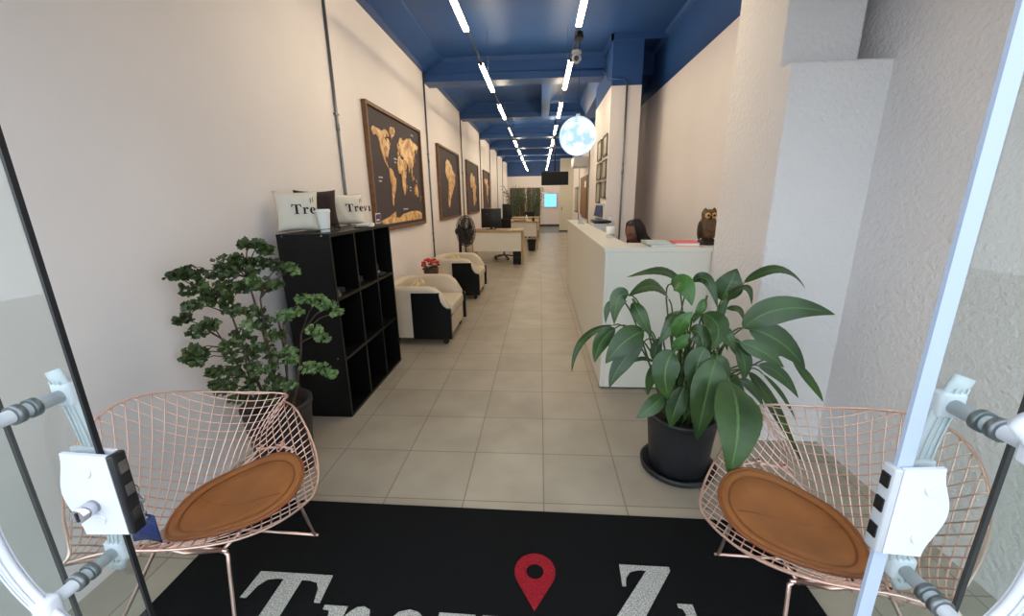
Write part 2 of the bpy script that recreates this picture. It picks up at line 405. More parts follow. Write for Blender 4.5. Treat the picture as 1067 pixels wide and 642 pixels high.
# ------------------------------------------------------------------ front glass: fixed panes and sliding leaves
def pane(name, label, x0, x1, y, edge, kind):
    root = thing(name, label, 'glass door' if kind == 'leaf' else 'window', ((x0 + x1) / 2, y, 0))
    MB().box(x0, y - .005, .012, x1, y + .005, 2.5).build('glass_pane', M['glass'], root)
    return root
fl_ = pane('window_1', 'fixed glass pane beside the left wall with a black edge gasket', -1.80, -.985, .60, 1, 'fix'); fl_['kind'] = 'structure'
MB().box(-.985, .597, .0, -.977, .603, 2.5).build('gasket', M['gasket'], fl_)
fr_ = pane('window_2', 'fixed glass pane beside the right plaster wall with a black edge gasket', .735, 1.74, .60, -1, 'fix'); fr_['kind'] = 'structure'
MB().box(.727, .597, 0, .735, .603, 2.5).build('gasket', M['gasket'], fr_)
S('trim_17', MB().box(XL, .515, 2.5, XR, .64, 2.55), M['steel'])
S('trim_18', MB().box(XL, .52, 0, -.99, .56, .012).box(.74, .52, 0, XR, .56, .012), M['steel'])

def bow(cx, zt, zb, y, side, nm, root, m, bel=.048):
    """C-shaped grip: end tails run past the stand-offs, belly bulges to `side`"""
    pts = []
    for k in range(25):
        t = k / 24
        z = zt + .045 - t * (zt - zb + .09)
        q = (z - (zt + zb) / 2) / ((zt - zb) / 2)
        pts.append((cx + side * bel * (1 - abs(q) ** 2.4), y, z))
    rr = [(.0165, .008)] * 25
    b = MB().tube(pts, rr, 14, flat=(0, 1, 0))
    g = b.build(nm, m, root)
    rb = MB()
    for off in (-.009, 0, .009):
        rb.tube([(p[0] + off, y - .0085, p[2]) for p in pts[1:-1]], .0016, 6).tube([(p[0] + off, y + .0085, p[2]) for p in pts[1:-1]], .0016, 6)
    c = rb.build('rib', m, g)
    return g
def handle(root, cx, zt, zb, side):
    h = root
    bow(cx, zt, zb, .487, side, 'outer_grip', h, M['white']); bow(cx, zt, zb, .613, -side, 'inner_grip', h, M['ribbed'], .018)
    for z in (zt, zb):
        s = MB().cyl((cx, .49, z), (cx, .61, z), .0115, n=18).build('standoff', M['greyplastic'], h)
        MB().cyl((cx, .532, z), (cx, .5445, z), .0165, n=22).cyl((cx, .5555, z), (cx, .566, z), .0165, n=22).build('washer', M['steel'], s)
        MB().rbox(cx - .019, .478, z - .022, cx + .019, .502, z + .022, .006).rbox(cx - .019, .602, z - .022, cx + .019, .624, z + .022, .006).build('grip_socket', M['white'], s)

def lock_body(root, xe, side, z0, z1, keyed):
    """case clamped on the leaf's free edge; side=+1: case lies to -x of the edge"""
    x0, x1 = (xe - .092, xe) if side > 0 else (xe, xe + .066)
    n = 20
    L = []
    for k in range(n + 1):
        t = k / n; z = z0 + (z1 - z0) * t
        L.append(.010 * cos(t * 2 * pi * 1.0) - .004)
    far = x0 if side > 0 else x1
    poly = [((x1 if side > 0 else x0), z0 + .004), ((x1 if side > 0 else x0), z1 - .004)]
    for k in range(n, -1, -1):
        poly.append((far + side * (L[k] + .004), z0 + (z1 - z0) * k / n))
    b = MB()
    b.prism(poly, lambda u, v, d: (u, d, v), .5385, .5447)
    b.prism(poly, lambda u, v, d: (u, d, v), .5553, .5615)
    b.build('lock_case', M['white'], root, bevel=.005)
    e = MB()
    ex0, ex1 = (xe, xe + .012) if side > 0 else (xe - .012, xe)
    e.rbox(ex0, .538, z0 + .004, ex1, .562, z1 - .004, .003)
    e.build('strike_plate', M['greyplastic'] if not keyed else M['blackplastic'], root)
    for zz in ((z0 + .25 * (z1 - z0)), (z0 + .55 * (z1 - z0)), (z0 + .82 * (z1 - z0))):
        ox0, ox1 = (ex1 - .002, ex1 + .0025) if side > 0 else (ex0 - .0025, ex0 + .002)
        MB().box(ox0, .543, zz - .011, ox1, .557, zz + .011).build('bolt' if keyed else 'bolt_slot', M['chrome'] if keyed else M['blackplastic'], root)
    xs = xe - side * .045
    for zz in (z0 + .035, z1 - .035):
        MB().cyl((xs, .536, zz), (xs, .539, zz), .0105, .0115, n=22).build('screw_cap', M['white'], root)
    if keyed:
        c = MB().cyl((xs - .004, .512, z0 + .062), (xs - .004, .540, z0 + .062), .0125, n=20).build('key_cylinder', M['chrome'], root)
        MB().box(xs - .006, .5105, z0 + .054, xs - .0025, .5125, z0 + .070).cyl((xs - .004, .511, z0 + .055), (xs - .004, .5125, z0 + .055), .0028).build('keyhole', M['blackplastic'], c)

ll = pane('glass_door', 'left sliding glass door leaf with key lock and white bow handle', -1.60, -.746, .55, 1, 'leaf')
MB().box(-.7455, .546, .012, -.7405, .554, 2.5).build('edge_seal', M['gasket'], ll)
lock_body(ll, -.722, 1, .935, 1.10, True)
handle(ll, -.856, 1.172, .825, -1)
rl = pane('glass_door', 'right sliding glass door leaf with white edge strip and white bow handle', .545, 1.55, .55, -1, 'leaf')
MB().box(.523, .547, .012, .5445, .5535, 2.5).build('edge_seal', M['whiteseal'], rl)
lock_body(rl, .527, -1, .962, 1.118, False)
handle(rl, .634, 1.183, .868, 1)

# keys with a navy pouch hanging from the inside of the left lock
k = thing('key_ring', 'bunch of keys with a navy pouch hanging from the left door lock', 'keys', (-.775, .60, .86))
b = MB().tube([(-.772, .598 + .016 * cos(a), .972 + .016 * sin(a)) for a in [i * 2 * pi / 18 for i in range(18)]], .0013, 6, closed=True); b.build('ring', M['chrome'], k)
kb = MB().lathe([(.0, -.0012), (.012, -.0012), (.012, .0012), (0, .0012)], (0, 0, 0), 16); kb.xf(Matrix.Translation((-.768, .606, .955)) @ Matrix.Rotation(radians(90), 4, 'X'))
kb.box(-.771, .605, .905, -.765, .607, .945).box(-.765, .605, .910, -.760, .607, .914).box(-.765, .605, .922, -.761, .607, .926); kb.build('key', M['chrome'], k)
kb = MB().box(-.778, .598, .93, -.774, .6, .965).lathe([(0, -.001), (.010, -.001), (.010, .001), (0, .001)], (-.776, .599, .97), 14, M=Matrix.Rotation(radians(90), 4, 'X')); kb.build('key', M['steel'], k)
pb = MB().grid(lambda u, v: (-.815 + .062 * u, .612 + .010 * sin(pi * u) * sin(pi * v), .845 + .066 * v + .006 * sin(pi * u)), 10, 10)
pb.grid(lambda u, v: (-.815 + .062 * u, .612 - .010 * sin(pi * u) * sin(pi * v), .845 + .066 * v + .006 * sin(pi * u)), 10, 10)
pb.build('pouch', M['navy'], k)

# ------------------------------------------------------------------ entrance mat with lettering
mt = thing('door_mat', 'black entrance mat with white serif letters and a red map pin', 'mat', (-.22, 1.2, 0))
MB().prism([(-1.50, .62), (1.06, .62), (1.05, 1.655), (-1.49, 1.69)], lambda u, v, d: (u, v, d), .0, .012).build('mat_pile', M['carpet'], mt)
sl = -.012
def mfn(y0): return lambda u, v, d: (u, y0 + v + sl * (u + 1.17), .0115 + d)
text_mesh('letter', 'Trevi', .385, M['matwhite'], mt, mfn(.888), .004, pos=[(-1.165, .335), (-.815, .20), (-.58, .20), (-.37, .25), (-.075, .115)])
text_mesh('letter', 'Z', .35, M['matwhite'], mt, mfn(1.052), .004, pos=[(.325, .225)])
text_mesh('letter', 'i', .35, M['matwhite'], mt, mfn(1.005), .004, pos=[(.522, .075)])
pn = []
for i in range(33):
    a = radians(-32 + i * (244 / 32)); pn.append((-.016 + .084 * cos(a), 1.332 + .086 * sin(a)))
pn.append((-.016, 1.165))
cu = bpy.data.curves.new('p', 'CURVE'); cu.dimensions = '2D'; cu.fill_mode = 'BOTH'; cu.extrude = .002
for lp in (pn, [(-.016 + .036 * cos(a), 1.332 + .036 * sin(a)) for a in [i * 2 * pi / 24 for i in range(24)]]):
    sp = cu.splines.new('POLY'); sp.points.add(len(lp) - 1); sp.use_cyclic_u = True
    for q, (a, b_) in zip(sp.points, lp): q.co = (a, b_, 0, 1)
ob = bpy.data.objects.new('p', cu); COL.objects.link(ob); dg = bpy.context.evaluated_depsgraph_get(); dg.update()
me = bpy.data.meshes.new_from_object(ob.evaluated_get(dg)); bpy.data.objects.remove(ob)
MB().add([(v.co.x, v.co.y, v.co.z + .0145) for v in me.vertices], [tuple(p.vertices) for p in me.polygons]).build('map_pin', M['matred'], mt)
bpy.data.meshes.remove(me)

# ------------------------------------------------------------------ wire lounge chairs
TT = [-1, -.6, -.2, .15, .5, .78, 1]
YY = [.344, .199, .03, -.115, -.18, -.261, -.344]
ZZ = [.422, .402, .354, .37, .507, .641, .789]
def interp(T, V, t):
    n = len(T); t = max(T[0], min(T[-1], t))
    i = max(k for k in range(n - 1) if T[k] <= t + 1e-12)
    def slope(k):
        if k == 0: return (V[1] - V[0]) / (T[1] - T[0])
        if k == n - 1: return (V[-1] - V[-2]) / (T[-1] - T[-2])
        return (V[k + 1] - V[k - 1]) / (T[k + 1] - T[k - 1])
    h = T[i + 1] - T[i]; u = (t - T[i]) / h
    return (2 * u**3 - 3 * u**2 + 1) * V[i] + (u**3 - 2 * u**2 + u) * h * slope(i) + (-2 * u**3 + 3 * u**2) * V[i + 1] + (u**3 - u**2) * h * slope(i + 1)
def shell(s, t, off=0):
    a = interp([-1, -.3, 0, .4, .8, 1], [.263, 1.30, 1.107, .645, .187, -.343], t)
    bfw = interp([-1, -.3, 0, .5, 1], [-.144, .03, .10, .75, .774], t)
    return Vector((s, interp(TT, YY, t) + bfw * s * s, interp(TT, ZZ, t) + a * s * s + off))
T0 = .149
def hw(t):
    d = (t - T0) / (1 - T0 if t > T0 else 1 + T0)
    return .465 * max(0, 1 - abs(d) ** (2.72 if d > 0 else 1.4)) ** (.524 if d > 0 else .678)
def make_chair(label, loc, rz):
    r = local('wire_lounge_chair', label, 'chair', loc, rz)
    w = MB()
    R = .0022
    KT = .47
    for fam in (1, -1):
        c = -.95
        while c < .95:
            seg = []
            for k in range(241):
                q = -1.1 + 2.2 * k / 240
                s, t = (c + q) / 2, fam * (c - q) / (2 * KT) + T0 * .5
                if -1 <= t <= 1 and hw(t) >= abs(s): seg.append((s, t))
            if len(seg) > 5:
                st = max(1, len(seg) // 34)
                idx = list(range(0, len(seg), st))
                if idx[-1] != len(seg) - 1: idx.append(len(seg) - 1)
                w.tube([shell(*seg[i], .0015 * fam) for i in idx], R, 6)
            c += .047
    w.build('wire_shell', M['copper'], r)
    rim = []
    ts = [-1 + .06 + 0 for _ in ()]
    N = 60
    tsn = [T0 + (1 - T0 if cos(pi * k / N) > 0 else 1 + T0) * cos(pi * k / N) for k in range(N + 1)]
    rim = [shell(hw(t), t) for t in tsn] + [shell(-hw(t), t) for t in tsn[::-1]][1:-1]
    MB().tube(rim, .0042, 8, closed=True).build('rim', M['copper'], r)
    # seat pad
    def padst(rr, a): return (.227 * rr * cos(a), -.272 + .515 * rr * sin(a))
    def pad(rr, a, off): s_, t_ = padst(rr, a); return shell(s_, t_, off)
    top = MB(); prof = [(0, .030), (.3, .030), (.6, .030), (.80, .028), (.84, .020), (.88, .026), (.95, .024), (1.0, .013), (.985, .005), (.6, .006), (0, .006)]
    n = 56
    top.grid(lambda u, v: pad(prof[min(int(round(v * (len(prof) - 1))), len(prof) - 1)][0], 2 * pi * u, prof[int(round(v * (len(prof) - 1)))][1]), n, len(prof) - 1, 0, True, True)
    p = top.build('seat_pad', M['leather'], r)
    MB().tube([pad(.845, 2 * pi * k / 64, .0235) for k in range(64)], .003, 6, closed=True).tube([pad(1.0, 2 * pi * k / 64, .013) for k in range(64)], .007, 8, closed=True).build('piping', M['leatheredge'], p)
    MB().tube([shell(.02 * cos((k / 20 - .5) * 3), -.67 + .8 * k / 20, .0305) for k in range(21)], .0016, 6).build('seam', M['leatheredge'], p)
    # base: a trapezoid rod frame under each wing, floor runner below, joined by two bars
    zb = .335; rr = .0062
    for yb in (.10, -.13): MB().tube([(-.165, yb, zb - .012), (.165, yb, zb - .012)], rr, 10).build('seat_bar', M['copper'], r)
    for sg in (-1, 1):
        fr = MB().tube([(sg * .14, -.17, zb), (sg * .17, .13, zb)], rr, 10).build('side_rail', M['copper'], r)
        MB().tube([(sg * .17, .12, zb), (sg * .172, .132, zb - .012), (sg * .18, .135, zb - .05), (sg * .235, .155, .02), (sg * .24, .16, .006)], rr, 10).build('leg', M['copper'], r)
        MB().tube([(sg * .14, -.16, zb), (sg * .142, -.172, zb - .012), (sg * .15, -.18, zb - .05), (sg * .235, -.305, .02), (sg * .24, -.31, .006)], rr, 10).build('leg', M['copper'], r)
        MB().tube([(sg * .24, -.32, .006), (sg * .24, .17, .006)], rr, 10).build('floor_runner', M['copper'], r)
        def cp(t, off): return shell(sg * .274, t, off)
        a, b = cp(-.235, -.012), cp(.05, -.012)
        a2, b2 = cp(-.34, -.03), cp(.13, -.04)
        br = MB().tube([(sg * .168, .11, zb), a2.lerp(Vector((sg * .168, .11, zb)), .35), a2, a, a.lerp(b, .5), b, b2, b2.lerp(Vector((sg * .142, -.15, zb)), .35), (sg * .142, -.15, zb)], rr, 10).build('wing_brace', M['copper'], r)
        for t in (-.215, .03):
            c = cp(t, 0)
            MB().rbox(c.x - .013, c.y - .010, c.z - .016, c.x + .013, c.y + .010, c.z + .007, .003).build('clip', M['copper'], br)
            MB().cyl((c.x - sg * .006, c.y, c.z + .006), (c.x - sg * .007, c.y, c.z + .009), .004, n=12).build('screw', M['blackplastic'], br)
    return r
ch = make_chair('rose-gold wire lounge chair with tan pad, by the left glass door', (-1.194, 1.23, .012), atan2(-cos(1.539), sin(1.539)) - pi / 2)
ch2 = dup(ch, (.912, 1.207, .012), atan2(-cos(-1.608), sin(-1.608)) - pi / 2, 'rose-gold wire lounge chair with tan pad, by the right glass door')
for c in (ch, ch2): c['group'] = 'wire lounge chairs at the entrance'
# ------------------------------------------------------------------ black cube shelf and what stands on it
CX0, CX1, CY0, CY1, CH_ = -1.70, -1.345, 2.53, 3.60, 1.305
cab = thing('cube_shelf', 'black nine-cube shelf unit against the left white wall', 'shelf', ((CX0 + CX1) / 2, (CY0 + CY1) / 2, 0))
T = .022
MB().box(CX0, CY0, 0, CX1, CY0 + T, CH_ - T).build('side_panel', M['black'], cab, bevel=.0015)
MB().box(CX0, CY1 - T, 0, CX1, CY1, CH_ - T).build('side_panel', M['black'], cab, bevel=.0015)
MB().box(CX0, CY0, CH_ - T, CX1, CY1, CH_).build('top_panel', M['black'], cab, bevel=.0015)
MB().box(CX0, CY0 + T, .0, CX1, CY1 - T, T).build('bottom_panel', M['black'], cab)
MB().box(CX0, CY0 + T, T, CX0 + .006, CY1 - T, CH_ - T).build('back_panel', M['black'], cab)
cw = (CY1 - CY0 - 4 * T) / 3; chh = (CH_ - 4 * T) / 3
for i in (1, 2):
    y = CY0 + T + i * cw + (i - 1) * T
    MB().box(CX0 + .006, y, T, CX1 - .002, y + T, CH_ - T).build('divider', M['black'], cab)
    z = T + i * chh + (i - 1) * T
    sh = MB()
    for j in range(3):
        y0 = CY0 + T + j * (cw + T); sh.box(CX0 + .006, y0, z, CX1 - .002, y0 + cw, z + T)
    sh.build('shelf', M['black'], cab)
for yy in (CX0 + .04, CX1 - .05):
    for z in (CH_ - .012, .75, .45): MB().cyl((yy, CY0 - .0015, z), (yy, CY0 + .001, z), .004, n=10).build('screw_cap', M['greyplastic'], cab)
zs = T + 2 * chh + T + T
def cell_y(j): return CY0 + T + j * (cw + T) + cw / 2
b = MB().rbox(-1.60, cell_y(0) - .11, zs, -1.40, cell_y(0) + .05, zs + .035, .004)
tag(b.build('folder', M['felt']), 'flat dark folder lying in the nearest upper shelf cube', 'folder')
bx = thing('display_card', 'small black display card leaning in the nearest upper shelf cube', 'card', (-1.37, cell_y(0) - .10, zs))
MB().prism([(0, 0), (.05, 0), (.012, .075), (.006, .075)], lambda u, v, d: (-1.41 + u, d, zs + v), cell_y(0) - .155, cell_y(0) - .08).build('card_body', M['blackplastic'], bx)
MB().box(-1.372, cell_y(0) - .15, zs + .002, -1.366, cell_y(0) - .12, zs + .012).build('card_label', M['paper'], bx)
tag(MB().rbox(-1.58, cell_y(1) - .08, zs, -1.42, cell_y(1) + .06, zs + .05, .008).build('pouch', M['felt']), 'dark soft pouch in the middle upper shelf cube', 'pouch')
ht = thing('felt_hat', 'black hat with a light band in the farthest upper shelf cube', 'hat', (-1.47, cell_y(2), zs))
MB().lathe([(0, .004), (.135, .004), (.14, .012), (.085, .02), (.082, .055), (.08, .09), (.06, .105), (0, .098)], (-1.49, cell_y(2) + .0, zs), 30).build('brim_and_crown', M['felt'], ht)
MB().lathe([(.0835, .022), (.0865, .024), (.086, .036), (.083, .038)], (-1.49, cell_y(2), zs), 30).build('band', M['greyplastic'], ht)
MB().lathe([(0, 0), (.012, .0), (.010, .03), (0, .032)], (-1.36, cell_y(2) - .13, zs), 12)
ZT = CH_
def cushion(label, c, rz, s, m, text=None, lean=.16):
    r = local('throw_pillow', label, 'pillow', c, rz)   # local -y is the front
    def P(u, v, sg):
        a, b_ = 2 * u - 1, 2 * v - 1
        pin_ = 1 - .10 * (1 - abs(a)**2) * abs(b_)**3 ; pin2 = 1 - .10 * (1 - abs(b_)**2) * abs(a)**3
        th = .058 * max(0, (1 - a**4) * (1 - b_**4)) ** .55 + .004 * sin(9 * a + 4 * b_) * (1 - a**2) * (1 - b_**2)
        z = s * (1 + b_ * pin_) ; x = s * a * pin2; y = sg * th
        return (x, y * 1.0 + lean * z, z)
    mb = MB().grid(lambda u, v: P(u, v, -1), 18, 18).grid(lambda u, v: P(u, v, 1), 18, 18)
    body = mb.build('cover', m, r)
    if text:
        def fn(u, v, d):
            a = u / s; b_ = v / s
            th = .058 * max(0, (1 - a**4) * (1 - b_**4)) ** .55 + .004 * sin(9 * a + 4 * b_) * (1 - a**2) * (1 - b_**2)
            z = s + v
            return (u, -th - .0015 - d + lean * z, z)
        h = .062
        text_mesh('letter', 'Trevi', h, M['ink'], r, lambda u, v, d: fn(u - .03, v - .015, d), .002, gap=.05)
        MB().add([fn(.085, .055, 0), fn(.09, .055, 0), fn(.09, .085, 0), fn(.085, .085, 0)], [(0, 1, 2, 3)]).add([fn(.10, .060, 0), fn(.104, .060, 0), fn(.104, .09, 0), fn(.10, .09, 0)], [(0, 1, 2, 3)]).build('mark', M['ink'], r)
    return r
cushion('white canvas pillow with lettering on the shelf, nearest the entrance', (-1.615, 2.67, ZT + .004), radians(28), .135, M['pillow'], True)
cushion('dark brown pillow standing behind the white paper cup', (-1.60, 2.90, ZT + .004), radians(35), .14, M['pillowbrown'])
cushion('white canvas pillow with lettering on the shelf, nearest the map', (-1.585, 3.36, ZT + .004), radians(38), .13, M['pillow'], True)
cp = thing('paper_cup', 'tall white paper cup with lid on the black shelf', 'cup', (-1.455, 2.70, ZT))
c0 = (-1.455, 2.70, ZT)
MB().lathe([(0, .001), (.030, .0), (.0305, .004), (.043, .132), (.044, .135), (.040, .135), (.028, .006), (0, .006)], c0, 30).build('cup_body', M['paper'], cp)
MB().lathe([(.046, .133), (.047, .137), (.045, .143), (.043, .150), (.041, .152), (.038, .148), (0, .147)], c0, 30).build('lid', M['paper'], cp)
st = thing('acrylic_stand', 'small acrylic stand with a purple card on the shelf', 'card stand', (-1.40, 3.52, ZT))
MB().box(-1.44, 3.46, ZT, -1.36, 3.58, ZT + .008).box(-1.415, 3.46, ZT + .008, -1.407, 3.58, ZT + .10).build('clear_base', M['clear'], st)
MB().box(-1.4069, 3.462, ZT + .012, -1.4056, 3.578, ZT + .098).build('card_border', M['paper'], st)
MB().box(-1.4055, 3.47, ZT + .02, -1.4035, 3.57, ZT + .09).build('card', M['purple'], st)
MB().box(-1.403, 3.48, ZT + .035, -1.4025, 3.54, ZT + .048).build('card_print', M['paper'], st)
sg_ = thing('sunglasses', 'dark sunglasses lying beside the white paper cup', 'sunglasses', (-1.40, 2.72, ZT))
for s_ in (-1, 1):
    MB().tube([(-1.395, 2.72 + s_ * .033 + .027 * cos(a), ZT + .020 + .018 * sin(a)) for a in [i * 2 * pi / 16 for i in range(16)]], .0028, 6, closed=True).build('rim', M['blackplastic'], sg_)
    MB().tube([(-1.395, 2.72 + s_ * .062, ZT + .024), (-1.46, 2.72 + s_ * .06, ZT + .02), (-1.50, 2.72 + s_ * .055, ZT + .004)], .0022, 6).build('temple', M['blackplastic'], sg_)
MB().tube([(-1.395, 2.713, ZT + .024), (-1.393, 2.72, ZT + .028), (-1.395, 2.727, ZT + .024)], .0025, 6).build('bridge', M['blackplastic'], sg_)
tag(MB().rbox(-1.42, 3.06, ZT, -1.36, 3.19, ZT + .010, .003).build('phone', M['blackplastic']), 'flat dark phone lying on the shelf before the brown pillow', 'phone')
tag(MB().rbox(-1.375, 3.23, ZT, -1.345, 3.27, ZT + .028, .003).build('card_box', M['paper']), 'tiny white box at the front edge of the shelf top', 'box')
tag(MB().rbox(-1.50, 3.27, ZT, -1.40, 3.42, ZT + .022, .004).build('booklet', M['paper']), 'white booklet lying before the far white pillow', 'booklet')

# ------------------------------------------------------------------ wall maps
CONT = {
 'na': [(-168, 66), (-156, 71), (-128, 70), (-110, 68), (-95, 72), (-82, 70), (-82, 62), (-94, 59), (-88, 56), (-79, 52), (-78, 60), (-68, 59), (-56, 52), (-66, 48), (-65, 44), (-71, 41), (-76, 35), (-81, 30), (-80, 25), (-84, 30), (-90, 29), (-97, 27), (-97, 20), (-90, 21), (-88, 16), (-83, 14), (-83, 9), (-78, 8), (-85, 10), (-95, 15), (-105, 20), (-112, 28), (-117, 33), (-124, 41), (-124, 48), (-132, 55), (-145, 60), (-158, 57), (-165, 60)],
 'gl': [(-58, 76), (-45, 82), (-25, 83), (-18, 77), (-24, 70), (-40, 65), (-45, 60), (-52, 65), (-55, 70)],
 'baffin': [(-90, 74), (-72, 72), (-62, 66), (-68, 63), (-78, 67), (-90, 70)],
 'sa': [(-78, 8), (-72, 12), (-62, 10), (-52, 5), (-50, 0), (-36, -6), (-39, -15), (-41, -22), (-48, -27), (-57, -36), (-64, -42), (-67, -50), (-70, -54), (-75, -50), (-73, -38), (-71, -28), (-70, -18), (-77, -12), (-81, -5), (-79, 2)],
 'eu': [(-9, 37), (-9, 43), (-1, 44), (-4, 48), (3, 51), (8, 54), (10, 58), (5, 59), (6, 63), (14, 68), (25, 71), (40, 67), (45, 68), (60, 69), (70, 73), (85, 74), (105, 77), (115, 74), (135, 72), (160, 70), (178, 67), (170, 61), (162, 59), (160, 52), (155, 59), (142, 59), (136, 54), (140, 47), (130, 42), (127, 36), (121, 40), (119, 36), (122, 31), (117, 24), (108, 21), (108, 13), (102, 9), (103, 2), (99, 8), (97, 17), (90, 22), (81, 15), (77, 8), (73, 18), (66, 25), (57, 26), (52, 30), (56, 25), (59, 22), (50, 14), (43, 13), (36, 27), (35, 32), (36, 36), (27, 37), (27, 41), (22, 37), (19, 42), (12, 45), (18, 40), (15, 38), (9, 44), (3, 42), (0, 38), (-5, 36)],
 'af': [(-6, 35), (10, 37), (11, 33), (20, 31), (32, 31), (37, 21), (43, 11), (51, 11), (46, 2), (40, -5), (40, -15), (35, -22), (32, -29), (25, -34), (18, -34), (12, -17), (13, -8), (9, 0), (8, 5), (-4, 5), (-9, 5), (-15, 11), (-17, 18), (-10, 29)],
 'au': [(114, -22), (122, -17), (130, -12), (136, -12), (137, -16), (142, -11), (146, -19), (153, -26), (150, -37), (141, -38), (135, -34), (128, -32), (116, -34)],
 'mad': [(44, -17), (50, -15), (47, -25), (44, -23)],
 'uk': [(-5, 50), (1, 52), (-2, 57), (-5, 58), (-5, 54)],
 'jp': [(130, 32), (140, 36), (143, 43), (138, 38)],
 'indo': [(96, 5), (104, -3), (106, -6), (101, -2)], 'borneo': [(109, 1), (117, 6), (117, -3), (111, -3)], 'ng': [(131, -1), (142, -3), (148, -9), (138, -8)],
 'nz': [(172, -35), (178, -38), (172, -44), (167, -46), (172, -41)],
 'ant': [(-160, -78), (-120, -74), (-100, -72), (-70, -66), (-58, -64), (-60, -74), (-30, -76), (0, -70), (40, -68), (60, -67), (90, -66), (120, -66), (150, -68), (170, -74), (165, -84), (-150, -84)],
}
def wall_map(label, y0, y1, z0, z1, keys, win, extra_scale=1):
    r = thing('framed_map', label, 'map', (XL, (y0 + y1) / 2, z0), 'framed wooden maps along the left wall')
    f = .035; X = XL + .001
    MB().box(X, y0 + .01, z0 + .01, XL + .022, y1 - .01, z1 - .01).build('backing_board', M['aub'], r)
    MB().box(X, y0, z0, XL + .05, y0 + f, z1).box(X, y1 - f, z0, XL + .05, y1, z1).box(X, y0 + f, z0, XL + .05, y1 - f, z0 + f).box(X, y0 + f, z1 - f, XL + .05, y1 - f, z1).build('frame', M['wood'], r, bevel=.003)
    lo0, la0, lo1, la1 = win
    def fn(u, v, d):
        return (XL + .0215 + d, y0 + f + (u - lo0) / (lo1 - lo0) * (y1 - y0 - 2 * f), z0 + f + (v - la0) / (la1 - la0) * (z1 - z0 - 2 * f))
    random.seed(len(label))
    for k in keys:
        poly = CONT[k]
        out = []
        for i in range(len(poly)):          # roughen the coast
            a, b_ = poly[i], poly[(i + 1) % len(poly)]
            out.append(a); out.append(((a[0] + b_[0]) / 2 + random.uniform(-.7, .7), (a[1] + b_[1]) / 2 + random.uniform(-.7, .7)))
        MB().prism(out, fn, 0, .009).build('continent', M['gold'], r)
    return r, fn
r1, fn1 = wall_map('large framed world map of gold pieces above the black shelf', 4.345, 6.29, 1.17, 2.50, ['na', 'gl', 'baffin', 'sa', 'eu', 'af', 'au', 'mad', 'uk', 'jp', 'indo', 'borneo', 'ng', 'nz', 'ant'], (-190, -90, 195, 98))
lb = MB()
for lo, la, w in ((-150, -8, 26), (-150, -14, 18), (-38, 28, 22), (-36, 22, 14), (72, -20, 18), (74, -26, 12), (5, -62, 40), (120, 84, 20)):
    lb.add([fn1(lo, la, .002), fn1(lo + w, la, .002), fn1(lo + w, la + 2.4, .002), fn1(lo, la + 2.4, .002)], [(0, 1, 2, 3)])
lb.build('caption_lines', M['greyplastic'], r1)
wall_map('framed gold map of South America, second along the left wall', 7.33, 9.2, 1.16, 2.46, ['sa'], (-108, -66, -18, 24))
wall_map('framed gold map of Africa, third along the left wall', 10.2, 12.05, 1.16, 2.45, ['af', 'mad'], (-46, -48, 74, 56))
wall_map('framed gold map, farthest along the left wall behind the monitors', 13.25, 14.75, 1.2, 2.42, ['na'], (-185, -4, -40, 88))

# ------------------------------------------------------------------ conduits on the walls
def conduit(label, x, y, z0, z1, loop=None, group='metal conduits on the left wall'):
    r = thing('electrical_conduit', label, 'conduit', (x, y, z0), group)
    MB().tube([(x, y, z0), (x, y, z1)], .0125, 10).build('pipe', M['steel'], r)
    for z in [z0 + (z1 - z0) * q for q in (.25, .62)]:
        MB().cyl((x, y, z - .03), (x, y, z + .03), .0165, n=12).build('coupling', M['steel'], r)
        MB().box(x - .016, y - .03, z + .1, x + .012, y + .03, z + .115).build('clamp', M['steel'], r)
    if loop: MB().tube(loop, .0125, 10).build('ceiling_pipe', M['blue'], r)
    return r
py_ = [3.76, 6.79, 9.74, 12.76, 15.26, 17.76, 20.26]
nm = ['metal conduit pipe on the left wall between shelf and world map', 'metal conduit pipe left wall, after the world map, by the red flowers', 'metal conduit pipe left wall, after the South America map', 'metal conduit pipe left wall, after the Africa map', 'metal conduit pipe left wall, just past the farthest map', 'metal conduit pipe left wall, second past the farthest map', 'metal conduit pipe left wall, closest to the dark doors']
for k, y in enumerate(py_):
    x = XL + .014
    lp = None
    if k:
        lp = [(x, y, 3.40), (x + .085, y - .001, 3.40)]
        if k: lp = [(XL + .02, y, 3.36), (XL + .10, y, 3.385), (XL + .13, y, 3.42), (XL + .2, y + .02, 3.36), (-1.0, y + .025, 3.36), (.93, y + .025, 3.36)]
    conduit(nm[k], x, y, .02, 3.40 if k else 3.44, lp)
conduit('metal conduit pipe down the front of the white column behind the counter', 1.17, 6.136, .02, 2.98, [(.92, 6.8, 3.36), (.92, 6.14, 3.05), (1.12, 6.136, 3.05), (1.165, 6.136, 3.0), (1.17, 6.136, 2.97)], 'conduits on the right side')
conduit('metal conduit pipe on the far right wall nearer the counter', 1.506, 13.2, .02, 3.0, None, 'conduits on the right side')
conduit('metal conduit pipe on the far right wall past the brown board', 1.506, 16.4, .02, 3.0, None, 'conduits on the right side')

